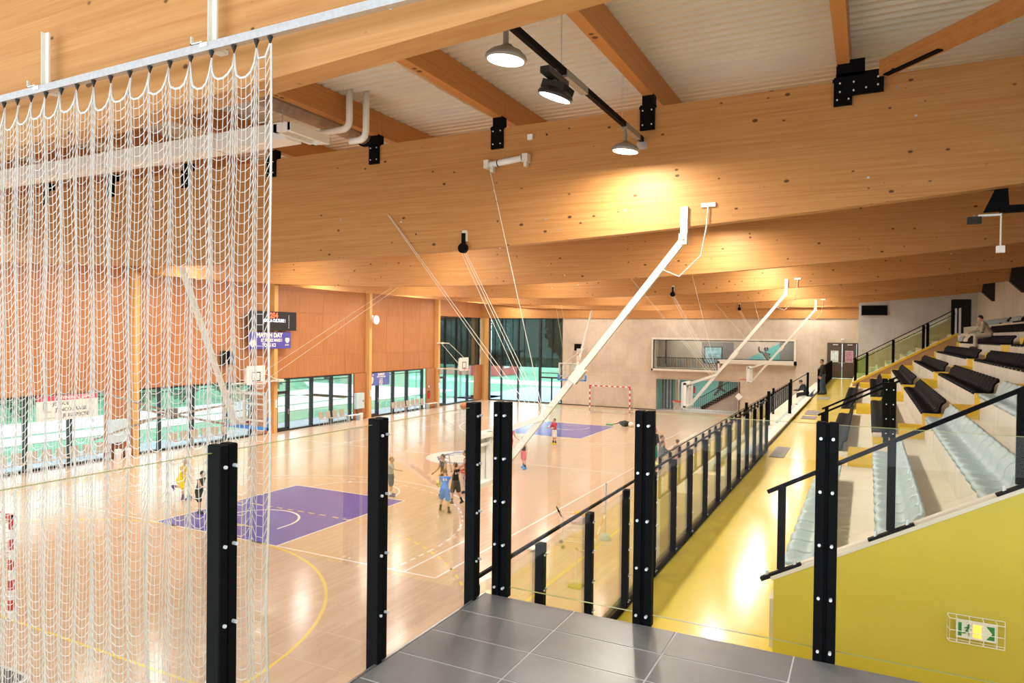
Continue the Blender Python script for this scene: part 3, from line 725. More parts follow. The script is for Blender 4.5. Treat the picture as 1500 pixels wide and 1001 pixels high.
# ---- outside
put('ground_outside', MB().box(-140, -21.25, -40, 140, -.35, -.14).box(-21.25, 60, 39.5, 140, -.35, -.14), M['grass'], kind=ST)
put('pavement_outside', MB().box(-24.2, -21.25, -30, 44, -.14, -.10).box(-24.2, -8, 39.6, 56, -.14, -.10), M['pavement'], kind=ST)
pth = MB()
pth.box(-31.2, -28.6, -40, 34, -.14, -.09); pth.box(-37.0, -31.9, -40, 36, -.14, -.09); pth.box(-60, -28.6, 34, 47, -.14, -.09); pth.box(-34, 10, 58, 64, -.14, -.09)
put('path_outside', pth, M['path'], kind=ST)
# ================================================================== GUARDS AND RAILS
def guard_post(name, parent, loc, h, face, bolts=5, w=.05, bolt_side=1):
    """pair of flat bars clamping the glass, with a recessed web and bright bolts; face = 'y' looks along Y, 'x' along X"""
    m = MB(); x, y, z = loc
    if face == 'y':
        m.bevbox(x-w, x-.007, y-.042, y+.028, z, z+h, .004); m.bevbox(x+.007, x+w, y-.030, y+.028, z, z+h, .004); m.box(x-.008, x+.008, y-.022, y+.02, z-.06, z+h-.004)
    else:
        m.bevbox(x-.028, x+.042, y-w, y-.007, z, z+h, .004); m.bevbox(x-.028, x+.030, y+.007, y+w, z, z+h, .004); m.box(x-.02, x+.022, y-.008, y+.008, z-.06, z+h-.004)
    p = put(name, m, M['black'], parent)
    for k in range(bolts):
        zz = z+.06+(h-.14)*k/max(1, bolts-1)
        for s in (-1, 1):
            b = MB()
            if face == 'y': b.cyl((x+s*w*.55, y-.052, zz), (x+s*w*.55, y-.028, zz), .0075, n=8)
            else: b.cyl((x+.030, y+s*w*.55, zz), (x+.050, y+s*w*.55, zz), .007, n=8)
            put('bolt', b, M['bolt'], p)
    return p
# -- platform guard: front run and the run along the court side
gf = thing('glass_guard', 'glass guard with four tall black posts along the front of the tiled platform', 'guard', (0,0,0))
fx = [6.98, 7.87, 8.79, 9.72, 10.64]
for x in fx: guard_post('post', gf, (x, -9.965, ZP-.01), 1.19, 'y')
for a, b in zip(fx[:-1], fx[1:]):
    g = put('glass_pane', MB().box(a+.006, b-.006, -9.958, -9.946, ZP+.045, ZP+1.165), M['guard_glass'], gf)
    put('pane_edge', MB().box(a+.006, b-.006, -9.958, -9.946, ZP+1.165, ZP+1.1665), M['glass_edge'], g); put('pane_edge', MB().box(a+.006, b-.006, -9.958, -9.946, ZP+.0435, ZP+.045), M['glass_edge'], g)
gl = thing('glass_guard', 'glass guard with black posts along the court side of the tiled platform', 'guard', (0,0,0))
ly = [-10.10, -11.02, -11.94, -12.9]
for i, y in enumerate(ly): guard_post('post', gl, (6.845, y, ZP-.12), 1.30, 'x', w=.046)
for a, b in zip(ly[:-1], ly[1:]):
    g = put('glass_pane', MB().box(6.836, 6.846, b+.006, a-.006, ZP-.05, ZP+1.15), M['guard_glass'], gl)
    put('pane_edge', MB().box(6.836, 6.846, b+.006, a-.006, ZP+1.15, ZP+1.1515), M['glass_edge'], g); put('pane_edge', MB().box(6.836, 6.846, b+.006, a-.006, ZP-.0515, ZP-.05), M['glass_edge'], g)

def long_guard(name, label, x, ys, z0, zt, bolts_near, glass=True, rail=True, post_w=.045):
    g = thing(name, label, 'guard', (0,0,0))
    for y in ys:
        guard_post('post', g, (x, y, z0), zt-z0-.03, 'x', bolts=5 if y < bolts_near else 0, w=post_w)
    for a, b in zip(ys[:-1], ys[1:]):
        if glass: put('glass_pane', MB().box(x-.006, x+.004, a+.006, b-.006, z0+.05, zt-.05), M['rail_glass'], g)
    if rail: put('handrail', MB().bar((x-.03, ys[0]-.03, zt-.012), (x-.03, ys[-1]+.03, zt-.012), .022, .022), M['black'], g)
    put('base_channel', MB().box(x-.03, x+.03, ys[0]-.06, ys[-1]+.06, z0-.03, z0+.045), M['black'], g)
    return g
yn = [-9.94, -8.91, -7.86, -6.80, -5.76, -4.80, -3.88, -2.84, -1.80, -.76, .28, 1.32, 2.36, 3.40, 4.42]
long_guard('glass_guard', 'long glass guard on black posts along the near half of the yellow walkway', 6.76, yn, ZW+.01, 4.20, 2)
yf = [24.2+1.02*k for k in range(15)]
long_guard('glass_guard', 'glass guard at the far end of the yellow walkway by the brown doors', 6.76, yf, ZW+.01, 4.18, -99)
yo = [3.7+1.035*k for k in range(34)]
long_guard('glass_guard', 'glass guard on black posts along the court edge below the walkway', 4.31, yo, 1.62, 2.68, -99)
for y, lb in ((12.4, 'short glass barrier across the lower tiers between two grey mats'), (20.4, 'short glass barrier across the lower tiers just before the standing man')):
    g = thing('glass_barrier', lb, 'barrier', (0, y, 0))
    for x, z in ((6.55, ZW), (5.85, 2.62), (5.1, 2.18), (4.6, 1.62)):
        put('post', MB().box(x-.05, x+.05, -.03, .03, z-.33 if x > 6.5 else z, z+1.2), M['black'], g)
    put('glass_pane', MB().prism([(4.6,1.7),(6.55,2.9),(6.55,4.1),(4.6,2.7)], 'y', -.006, .006), M['guard_glass'], g)
    put('handrail', MB().bar((4.5,0,2.75),(6.6,0,4.15),.03,.03), M['black'], g)

# -- raking balustrades
def raking(name, label, y, x0, z0, x1, z1, posts, h, base=True, glass_z=.08, ext=.12):
    s = (z1-z0)/(x1-x0); g = thing(name, label, 'balustrade', (x0, y, z0))
    put('handrail', MB().bar((-ext,0,h-ext*s),(x1-x0+ext,0,z1-z0+h+ext*s),.03,.035), M['black'], g)
    for x in posts:
        dz = (x-x0)*s
        put('post', MB().box(x-x0-.032, x-x0+.032, -.022, .022, dz+.02, dz+h), M['black'], g)
        if base:
            sh = put('post_shoe', MB().bar((x-x0-.16,-.05,dz+.01-.16*s),(x-x0+.17,-.05,dz+.01+.17*s),.06,.035), M['black'], g)
            for q in (-.11, .12): put('shoe_bolt', MB().cyl((x-x0+q,-.05,dz+q*s+.02),(x-x0+q,-.05,dz+q*s+.07),.013,n=8), M['bolt'], sh)
    put('glass_pane', MB().prism([(0.0,glass_z),(x1-x0,z1-z0+glass_z),(x1-x0,z1-z0+h-.06),(0.0,h-.06)], 'y', -.006, .006), M['guard_glass'], g)
    return g
raking('balustrade', 'raking black handrail with glass on the yellow cheek wall by the platform', -7.14, 8.30, 3.68, 12.0, 3.68+.545*3.7, (8.30, 9.15, 10.03, 10.9), .76)
def mid_rail(y, lb, dark):
    g = thing('balustrade', lb, 'balustrade', (8.2, y, ZW))
    put('handrail', MB().bar((-.05,0,1.36),(1.28,0,2.06),.03,.035), M['black'], g)
    put('post', MB().box(0,.07,-.025,.025,0,1.40), M['black'], g)
    for x in (1.02, 1.13): 
        p = put('post', MB().box(x,x+.09,-.045,.045,RT(1)-ZW+.2,2.02), M['black'], g)
        for k in range(5): put('bolt', MB().cyl((x+.045,-.06,.85+k*.26),(x+.045,-.04,.85+k*.26),.011,n=8), M['bolt'], p)
    put('glass_pane', MB().prism([(.08,.25),(1.03,.78),(1.03,1.88),(.08,1.36)], 'y', -.006, .006), M['guard_glass'], g)
mid_rail(.42, 'short raking glass balustrade on the near edge of the middle aisle', 1)
mid_rail(1.68, 'short raking glass balustrade on the far edge of the middle aisle', 0)
# far parapet rail
pg = thing('balustrade', 'long raking glass balustrade on the yellow-topped parapet before the far wall', 'balustrade', (8.3, 24.1, 3.55))
s_ = 2.46/4.3
for x in (.12, .62, 1.72, 2.95, 3.12, 4.12): put('post', MB().box(x-.06, x+.06, -.05, .05, x*s_, x*s_+1.12), M['black'], pg)
put('post', MB().box(4.18, 4.26, -.05, .05, 4.1*s_, 4.1*s_+1.25), M['aluminium'], pg); put('post', MB().box(4.34, 4.42, -.05, .05, 4.1*s_, 4.1*s_+1.27), M['aluminium'], pg)
put('handrail', MB().bar((.0,0,1.14),(4.4,0,4.4*s_+1.14),.04,.04), M['black'], pg)
put('handrail', MB().bar((.05,-.08,.98),(4.2,-.08,4.15*s_+.98),.03,.03), M['black'], pg)
for a, b in ((.14,.6),(.64,1.7),(1.74,2.93),(3.14,4.1)):
    put('glass_pane', MB().prism([(a,a*s_+.08),(b,b*s_+.08),(b,b*s_+1.05),(a,a*s_+1.05)], 'y', -.006, .006), glass('green_tinted_glass', (.62,.75,.42), .5) if a < .5 else glass('olive_tinted_glass', (.86,.87,.62), .5), pg)

# ================================================================== SEATS
def seat_mesh(mat):
    # moulded shell: rolled front lip, dished pan, S-shaped back; closed section swept over the width
    top = [(-.035,-.030),(-.030,.015),(-.005,.045),(.05,.052),(.13,.040),(.22,.026),(.30,.026),(.345,.055),(.365,.110),(.372,.165),(.395,.225),(.440,.275),(.478,.315),(.492,.355)]
    bot = [(.520,.352),(.512,.305),(.478,.250),(.435,.205),(.412,.150),(.405,.080),(.400,.025),(.36,.004),(.25,.002),(.12,.004),(.02,.002),(-.01,-.034)]
    top = [(x*.76, z*.82) for x, z in top]; bot = [(x*.76+.012, z*.82) for x, z in bot]
    W = .209; m = MB(); xs = [-W, -W+.012, -.16, -.08, 0, .08, .16, W-.012, W]; prof = top+bot; n = len(prof); nt = len(top)
    for i, y in enumerate(xs):
        q = (y/W)**2; k = abs(y) > W-.001
        for j, (px, pz) in enumerate(prof):
            dx = dz = 0
            if j < nt:
                if j <= 3: dx += .030*q; dz -= .010*q
                if 3 <= j <= 6: dz += .016*q-.008
                if 8 <= j <= 11: dx += .020*(1-q)
                if j >= nt-2: dz -= .034*q*q
                if k: dx += .010*(j < 5)+.012*(7 <= j); dz -= .014*(1 <= j < 8)
            elif j <= nt+1: dz -= .034*q*q
            m.v.append((px+dx, y, pz+dz))
    for i in range(len(xs)-1):
        for j in range(n): m.f.append((i*n+j, i*n+(j+1)%n, (i+1)*n+(j+1)%n, (i+1)*n+j))
    m.f += [tuple(range(n)), tuple(range(len(xs)*n-1, (len(xs)-1)*n-1, -1))]
    return m.mesh('seat_shell', mat, True)
ME_B, ME_K = seat_mesh(M['seat_blue']), seat_mesh(M['seat_black'])
for me in (ME_B, ME_K):
    for p in me.polygons:
        if len(p.vertices) > 4: p.use_smooth = False
PITCH_S = .46
rows = {1: [('b',-6.0,-.6),('k',2.3,10.3),('k',11.9,22.6)], 2: [('b',-6.0,-.1),('k',2.3,10.2),('k',11.9,22.6)], 3: [('b',-6.0,1.6),('k',2.36,10.3),('k',11.9,22.7)],
        4: [('b',-3.2,1.9),('k',2.4,10.4),('k',12.0,22.7)], 5: [('k',2.4,10.4),('k',12.0,22.7)], 6: [('k',7.5,10.4),('k',12.0,22.7),('b',24.5,26.5)],
        7: [('k',12.9,23.9),('b',24.4,27.4),('k',27.5,28.4)], 8: [('k',17.5,22.0),('b',22.2,24.4),('k',24.5,25.4),('b',25.5,33.5)]}
spots = []
for r, bl_ in rows.items():
    n = 0
    for c, y0, y1 in bl_:
        for i in range(int((y1-y0+.02)/PITCH_S)):
            y = y0+PITCH_S*(i+.5); spots.append(((Vector((RX(r), y, RT(r)))-CAM).length, r, c, y, bl_.index((c,y0,y1)), i))
for r in (2, 3, 4, 5):
    for i in range(22): spots.append((99, r, 'b', 25.6+.46*i, 9, i))
spots.sort()
far = {'b': MB(), 'k': MB()}
RN = {1:'lowest',2:'second',3:'third',4:'fourth',5:'fifth',6:'sixth',7:'seventh',8:'topmost'}
BN = {0:'nearest the platform',1:'past the middle aisle',2:'past the far aisle',3:'at the top far end'}
firsts = {}
for idx, (d, r, c, y, b, i) in enumerate(spots):
    loc = (RX(r), y, RT(r)+.004)
    if idx < 286 and d < 90:
        lb = '%s plastic seat, %s from the near end, %s row, block %s' % ('pale blue' if c == 'b' else 'black', ordn(i), RN[r], BN[min(b,3)])
        o = bpy.data.objects.new('stadium_seat', ME_B if c == 'b' else ME_K); C.objects.link(o); o.location = loc
        o['label'] = lb; o['category'] = 'seat'; o['group'] = '%s seats on the concrete stand' % ('pale blue' if c == 'b' else 'black')
    else:
        me = ME_B if c == 'b' else ME_K
        far[c].add([(v.co.x+loc[0], v.co.y+loc[1], v.co.z+loc[2]) for v in me.vertices], [tuple(p.vertices) for p in me.polygons])
for c, mt, lb in (('b','seat_blue','pale blue seats beyond the parapet and along the far top rows'), ('k','seat_black','black seats in the far upper rows of the stand')):
    if far[c].v: put('far_stadium_seat_rows', far[c], M[mt], None, smooth=True, kind='stuff', label=lb, cat='seats')
# lower tiers: two rows of dark seats below the walkway edge
k = 0
for r, (x, z) in enumerate(((6.0, 2.625), (5.05, 2.185))):
    for i in range(46 if r == 0 else 20):
        y = 5.3+.46*i+(1.6 if i > 13 else 0)
        if 11.9 < y < 13.2 or 19.9 < y < 21: continue
        o = bpy.data.objects.new('stadium_seat', ME_B); C.objects.link(o); o.location = (x, y, z)
        o['label'] = 'pale plastic seat on the %s lower tier below the walkway, %s from its near end' % (('upper','middle')[r], ordn(i)); o['category'] = 'seat'; o['group'] = 'pale seats on the lower tiers'

# ================================================================== NET CURTAIN
NY = -10.22
tr = thing('net_track', 'grey steel curtain track bracketed to the nearest timber beam', 'track', (0, NY, 7.82))
put('track', MB().box(-3, 7.6, -.025, .025, -.03, .03), M['steel'], tr)
for x in (-.9, 2.55, 4.64, 6.9):
    b = put('bracket', MB().box(x-.03,x+.03,.06,.075,.0,.52).box(x-.03,x-.022,.03,.075,.0,.52).box(x-.04,x+.04,-.03,.16,-.0,.03), M['white_steel'], tr)
    put('clip', MB().box(x-.15,x-.03,-.02,.0,.04,.05).box(x-.15,x-.14,-.02,.0,.04,.10), M['white_steel'], b)
cn = thing('divider_net', 'white square-mesh divider net hanging in gathers from the steel track', 'net', (0, NY, 0))
HX = [5.27, 5.14, 4.92, 4.69, 4.47, 4.24, 4.01, 3.77, 3.53, 3.31, 3.09, 2.87, 2.65, 2.43, 2.22, 2.01, 1.80, 1.59, 1.38, 1.17, .95, .73, .51]
ZTOP = 7.74
for x in HX:
    put('hook', MB().lathe([(.022,.02),(.018,-.01),(.007,-.04),(.004,-.055)], (x,0,ZTOP+.05), 8), M['black_matt'], cn)
rr = random.Random(3)
cols = []      # (x, yoff, sag)
for h in range(len(HX)-1):
    a, b = HX[h], HX[h+1]; nseg = 3 if h == 0 else 7
    amp = rr.uniform(.012, .03); sg = rr.uniform(.17, .22)*(.5 if h == 0 else 1); sd = 1 if h % 1 == 0 else -1
    for i in range(nseg):
        s = i/nseg; u = a+(b-a)*(s-.62*math.sin(2*PI*s)/(2*PI))
        cols.append((u, -amp*math.sin(PI*s)**1.0*sd, sg*(1-(2*s-1)**2)**.85, h))
cols.append((HX[-1], 0, 0, len(HX)-1))
nr = int(7.6/.074)
ph = [rr.uniform(0, 6.28) for _ in cols]
def npt(ci, r):
    x, yo, sg, h = cols[ci]; t = r/nr
    fade = 1-.35*t
    z = ZTOP+.0-r*.074-sg*fade
    x2 = x+.006*math.sin(r*.26+ph[ci])+.02*t*math.sin(h*1.7+t*4); 
    return (x2, yo*(1-.3*t)+.010*math.sin(r*.22+h), max(z, .02))
nm = MB()
for ci in range(len(cols)):
    nm.tube([npt(ci, r) for r in range(0, nr+1)], .0031, 3)
for r in range(1, nr+1):
    nm.tube([npt(ci, r) for ci in range(len(cols))], .0031, 3)
put('netting', nm, M['cord'], cn, kind='stuff')
put('top_rope', MB().tube([npt(ci, 0) for ci in range(len(cols))], .009, 5), M['cord'], cn)
put('edge_cord', MB().tube([(npt(0, r)[0]+.012, npt(0,r)[1], npt(0,r)[2]) for r in range(0, nr+1)], .007, 5), M['cord'], cn)

# ================================================================== HOOPS
def ring(c, r, t, n=24): return MB().tube([(c[0]+r*math.cos(2*PI*i/n), c[1]+r*math.sin(2*PI*i/n), c[2]) for i in range(n)], t, 6, closed=True)
def basket(c, r=.225, h=.42, n=12, mat='cord'):
    m = MB()
    for s in (1, -1):
        for k in range(n):
            pts = []
            for j in range(5):
                t = j/4; a = 2*PI*(k+s*j*.5)/n; q = r*(1-.42*t)
                pts.append((c[0]+q*math.cos(a), c[1]+q*math.sin(a), c[2]-h*t))
            m.tube(pts, .006, 3)
    return m
def cross_hoop(y, label):
    """training hoop hung from a beam: arm, brace, white board facing the court (-X)"""
    t = thing('basketball_hoop', label, 'hoop', (0, y, 0))
    bx, bz = 6.12, 7.52
    arm = put('arm', MB().bar((bx,-.18,bz-.12),(2.62,-.30,3.02),.085,.115), M['white_steel'], t)
    put('clamp', MB().bar((4.15,-.26,4.90),(4.35,-.26,5.15),.14,.17), M['white_steel'], arm)
    put('hanger', MB().box(bx-.06,bx+.06,-.16,-.11,bz-.05,bz+.45).box(bx-.07,bx+.07,-.24,-.11,bz-.20,bz-.02).cyl((bx,-.26,bz-.1),(bx,-.08,bz-.1),.03), M['white_steel'], t)
    put('brace', MB().bar((2.5,-.30,3.80),(3.62,-.29,4.22),.09,.10), M['white_steel'], t)
    put('safety_chain', MB().box(bx+.28,bx+.52,-.14,-.11,bz+.42,bz+.49).tube([(bx+.4,-.14,bz+.42),(bx+.38,-.15,bz+.1),(bx+.30,-.18,bz-.4),(bx-.05,-.24,bz-.75),(bx-.35,-.24,bz-.62)],.012,5), M['white_steel'], t)
    fr = put('board_frame', MB().box(2.40,2.52,-.90,-.84,2.88,3.86).box(2.40,2.52,.26,.32,2.88,3.86).box(2.40,2.50,-.34,-.24,2.88,3.86).box(2.38,2.54,-.90,.32,3.78,3.86).box(2.38,2.54,-.90,.32,2.86,2.94).box(2.40,2.48,-.86,.3,3.62,3.68), M['white'], t)
    b = put('backboard', MB().box(2.34,2.385,-.92,.34,2.86,3.88), M['white'], t)
    put('target_square', MB().box(2.333,2.339,-.59,.01,3.50,3.54).box(2.333,2.339,-.59,.01,3.08,3.12).box(2.333,2.339,-.59,-.55,3.08,3.54).box(2.333,2.339,-.03,.01,3.08,3.54), M['black_matt'], b)
    rm = put('rim', ring((2.07,-.29,3.05), .228, .020).box(2.26,2.35,-.36,-.22,3.0,3.06), M['rim'], t)
    put('basket_net', basket((2.07,-.29,3.04)), M['cord'], rm, kind='stuff')
    cb = MB()
    px, pz = 1.75, 7.45
    for dx, dz in ((3.55,4.22),(3.45,4.16),(3.62,4.26)):
        cb.tube([(px+(dx-3.5)*.6,-.2,pz-.10),(dx,-.30,dz)], .006, 4)
    cb.tube([(-.15,-.15,8.25),(3.40,-.33,4.12)], .006, 4); cb.tube([(-.10,-.15,8.22),(3.5,-.33,4.15)], .006, 4)
    cb.tube([(2.35,-.22,8.95),(3.6,-.30,4.22)], .007, 4)
    put('lifting_cable', cb, M['cable'], t)
    pu = put('pulley', MB().cyl((px,-.24,pz),(px,-.16,pz),.10,n=14).box(px-.03,px+.03,-.22,-.14,pz+.02,pz+.30), M['black'], t)
    put('pulley_plate', MB().box(px-.05,px+.05,-.16,-.11,pz+.14,pz+.36), M['white_steel'], pu)
    return t
cross_hoop(BY[1], 'white ceiling-hung cross-court hoop with its long arm crossing before the platform posts')
cross_hoop(BY[3], 'white ceiling-hung cross-court hoop in front of the stair opening')
cross_hoop(BY[5], 'white ceiling-hung cross-court hoop farthest off, below the long window box')
def main_hoop(s, yb, ybeam, label):
    """court hoop: pole from a beam, welded frame behind a glass board with blue padding; s = +1 looks towards +Y"""
    t = thing('basketball_hoop', label, 'hoop', (-7.5, yb, 0))
    Y = lambda v: s*v
    dyb = ybeam-yb
    put('pole', MB().cyl((.55*s,dyb+s*.12,7.38),(0,Y(-.45),3.05),.085,n=10), M['white_steel'], t)
    W = M['white_steel']
    put('frame', MB().bar((-.86,Y(-.10),2.95),(-.86,Y(-.10),3.92),.06,.06).bar((.86,Y(-.10),2.95),(.86,Y(-.10),3.92),.06,.06).bar((-.86,Y(-.10),3.9),(.86,Y(-.10),3.9),.06,.06)
        .bar((-.86,Y(-.10),3.12),(.86,Y(-.10),3.12),.05,.05).bar((0,Y(-.10),2.95),(0,Y(-.10),3.9),.08,.06).bar((0,Y(-.1),3.6),(.86,Y(-.1),3.6),.05,.05)
        .bar((.35,Y(-.1),2.95),(.35,Y(-.1),3.12),.04,.04).bar((-.35,Y(-.1),2.95),(-.35,Y(-.1),3.12),.04,.04).bar((-.6,Y(-.10),3.9),(.25,dyb*.35,4.9),.05,.05).bar((0,Y(-.1),3.05),(0,Y(-.5),3.05),.10,.10), W, t)
    b = put('backboard', MB().box(-.9,.9,min(Y(-.03),Y(.0)),max(Y(-.03),Y(0)),2.90,3.95), M['hoop_glass'], t)
    put('board_line', MB().box(-.9,.9,Y(.004)-.002,Y(.004)+.002,3.91,3.95).box(-.9,-.86,Y(.004)-.002,Y(.004)+.002,2.9,3.95).box(.86,.9,Y(.004)-.002,Y(.004)+.002,2.9,3.95), M['white'], b)
    put('padding', MB().box(-.93,.93,-.05,.05,2.84,2.93).box(-.95,-.87,-.05,.05,2.84,3.22).box(.87,.95,-.05,.05,2.84,3.22), M['blue_pad'], t)
    rm = put('rim', ring((0,Y(.40),3.05),.225,.014).box(-.07,.07,min(Y(0),Y(.18)),max(Y(0),Y(.18)),3.0,3.06), M['rim'], t)
    put('basket_net', basket((0,Y(.40),3.04)), M['cord'], rm, kind='stuff')
    put('lifting_cable', MB().tube([(-.5,Y(-.1),3.9),(1.2,s*5.4+.0,7.35)],.007,4).tube([(.1,Y(-.1),3.9),(1.5,s*5.4,7.35)],.007,4), M['cable'], t)
    if s > 0:      # scissor brace folded out behind the frame
        sb = put('scissor_brace', MB().bar((-.2,-.3,3.6),(-1.9,-2.1,3.15),.05,.06).bar((-.3,-.3,2.95),(-2.0,-2.1,3.5),.05,.06).bar((-1.5,-1.4,3.35),(-3.1,-2.7,2.6),.05,.06).bar((-1.5,-1.4,3.35),(-3.2,-2.6,4.0),.05,.06), M['duct_brown'], t)
        put('hinge_block', MB().cb((-1.5,-1.4,3.33),(.26,.2,.3)), M['lamp_shell'], sb)
    else:
        put('hanger_box', MB().cb((.15,.6,4.2),(.16,.14,.4)).cb((.2,.6,4.7),(.22,.14,.3)), M['white_steel'], t)
    return t
main_hoop(1, 1.2, BY[1], 'glass hoop with blue lower padding seen from behind through the divider net')
main_hoop(-1, 26.8, BY[5], 'glass hoop with blue lower padding facing over the far violet key')
def wall_hoop(loc, folded, label):
    t = thing('basketball_hoop', label, 'hoop', loc)
    if folded:    # swung flat along the wall: bracket on the column, board 2 m along
        put('bracket', MB().box(-.1,.45,-.18,.18,2.92,3.06), M['white_steel'], t)
        put('arm', MB().bar((.3,0,2.98),(.3,-3.3,2.98),.07,.08).bar((.3,-.1,2.98),(.35,-1.5,3.6),.04,.04), M['white_steel'], t)
        bx, by, ang = .55, -1.95, 0
    else:
        put('bracket', MB().box(-.06,.36,-.20,.20,2.92,3.02).box(-.06,.36,-.20,.20,4.88,5.0).box(-.05,.9,-.03,.03,4.90,4.98), M['white_steel'], t)
        put('arm', MB().bar((.3,.1,2.97),(2.2,.1,2.97),.07,.09).bar((.3,-.1,2.97),(2.2,-.1,2.97),.05,.06), M['white_steel'], t)
        put('stay_rod', MB().tube([(.9,.05,4.92),(2.2,.3,3.75)],.018,5).tube([(.35,-.1,4.85),(2.2,-.1,3.05)],.018,5), M['white_steel'], t)
        bx, by = 2.25, 0
    f = put('board_frame', MB().box(bx-.12,bx,by-.6,by-.54,2.9,3.85).box(bx-.12,bx,by+.54,by+.6,2.9,3.85).box(bx-.12,bx,by-.6,by+.6,2.9,2.96).box(bx-.12,bx,by-.6,by+.6,3.79,3.85), M['white'], t)
    b = put('backboard', MB().box(bx,bx+.04,by-.62,by+.62,2.88,3.88), M['white'], t)
    put('target_square', MB().box(bx+.041,bx+.046,by-.30,by+.30,3.50,3.55).box(bx+.041,bx+.046,by-.30,by+.30,3.06,3.11).box(bx+.041,bx+.046,by-.30,by-.25,3.06,3.55).box(bx+.041,bx+.046,by+.25,by+.30,3.06,3.55), M['black_matt'], b)
    rm = put('rim', ring((bx+.28,by,3.02),.22,.014), M['rim'], t)
    put('basket_net', basket((bx+.28,by,3.01),h=.40), M['cord'], rm, kind='stuff')
wall_hoop((XL+.3, BY[3], 0), True, 'white wall hoop with black target square folded along the plywood wall')
wall_hoop((XL+.3, BY[5], 0), False, 'white wall hoop on stay rods beside the tall dark blinds')

# ================================================================== HANDBALL GOALS
def goal(label, loc, rz, gr=None):
    t = thing('handball_goal', label, 'goal', loc, rz)
    def striped(p, q, n, first_red, nm):
        p, q = Vector(p), Vector(q)
        o = put(nm, MB().bar(p, q, .076, .076), M['white'], t)
        for i in range(n):
            a, b = p+(q-p)*i/n, p+(q-p)*(i+1)/n
            if (i % 2 == 0) == first_red: put('red_band', MB().bar(a, b, .081, .081), M['red_paint'], o)
    striped((-1.5,0,0),(-1.5,0,2.0), 10, False, 'goal_post'); striped((1.5,0,0),(1.5,0,2.0), 10, False, 'goal_post')
    striped((-1.54,0,2.04),(1.54,0,2.04), 15, True, 'crossbar')
    put('back_frame', MB().tube([(-1.5,0,2.0),(-1.5,-.75,1.95),(-1.5,-1.0,.03),(1.5,-1.0,.03),(1.5,-.75,1.95),(1.5,0,2.0)],.02,6).tube([(-1.5,0,.03),(-1.5,-1.0,.03)],.02,6).tube([(1.5,0,.03),(1.5,-1.0,.03)],.02,6), M['white_steel'], t)
    n = MB()
    for k in range(31):
        x = -1.5+k*.1; n.tube([(x,0,2.0),(x,-.5,1.82-.05*math.sin(k*.3)),(x,-.78,1.2),(x,-.95,.05)], .0045, 3)
    for k in range(20):
        z = .05+k*.1; f = -.95+.2*max(0,(z-.6)/1.4); n.tube([(-1.5,0,z),(-1.5,f,z),(0,f-.04,z),(1.5,f,z),(1.5,0,z)], .0045, 3)
    for k in range(1, 9):
        for sx in (-1.5, 1.5): n.tube([(sx,-k*.11,1.95-.02*k),(sx,-k*.11,.05)], .0045, 3)
    put('goal_net', n, M['cord_dark'], t, kind='stuff')
goal('red and white handball goal beside the long net at the near end', (-7.5,-6,0), 0)
goal('red and white handball goal standing against the far concrete wall', (-7.5,34,0), PI)

# ================================================================== CEILING FITTINGS
def bell(tilt, mat):
    m = MB(); m.lathe([(.20,.0),(.215,.02),(.20,.05),(.15,.10),(.07,.13),(.03,.16)], (0,0,0), 24); return m
def high_bay(loc, tilt, mat, label, gr='high-bay lamps along the lighting rails', black=False):
    t = thing('high_bay_lamp', label, 'lamp', loc, 0, 'high-bay lamps under the roof')
    R = Matrix.Rotation(tilt, 4, 'Y')
    def tf(m): return MB().add([tuple(R @ Vector(p)) for p in m.v], m.f)
    hs = MB().lathe([(.22,.0),(.235,.02),(.225,.05),(.17,.10),(.09,.135),(.05,.17)], (0,0,0), 26)
    put('housing', tf(hs), mat, t, smooth=True)
    put('lens', tf(MB().lathe([(0.0,-.012),(.12,-.012),(.205,-.004),(.205,.004),(0,.004)], (0,0,0), 26)), M['lamp_glow'], t)
    if black:
        fn = MB()
        for k in range(10): fn.box(-.16,.16,-.16+k*.034,-.15+k*.034,.06,.17)
        put('cooling_fins', tf(fn), M['lamp_black'], t); put('ballast', MB().box(-.06,.06,-.32,.32,.22,.30), M['lamp_black'], t)
    if gr == 'hung': put('suspension_rod', MB().cyl((0,0,.36),(0,0,1.40),.012,n=6), M['steel'], t)
    put('hanger', MB().cyl((0,0,.13),(0,0,.33),.03,n=8).box(-.015,.015,-.04,.04,.13,.355), M['lamp_shell'], t)
    return t
RXL = 5.35
def light_rail(x, y0, y1, label, lamps):
    t = thing('lighting_rail', label, 'rail', (x, 0, 9.20), 0)
    put('rail_profile', MB().box(-.035,.035,y0,y1,-.03,.05), M['black'], t)
    for a in (.12, .5, .82):
        y = y0+(y1-y0)*a
        put('suspension_rod', MB().cyl((0,y,.05),(0,y,1.27),.006,n=5), M['steel'], t)
        put('rail_sleeve', MB().box(-.05,.05,y+.1,y+.85,-.06,.04), M['lamp_shell'], t)
    put('end_box', MB().box(-.09,.09,y1-.32,y1-.10,-.16,-.03).box(-.03,.03,y1-.25,y1-.2,-.26,-.16), M['aluminium'], t)
    return t
LAMPS = []
bays = [(-9.3, -1.95), (-1.2, 6.4), (7.1, 14.8), (15.5, 23.1), (23.8, 31.5), (32.2, 38.4)]
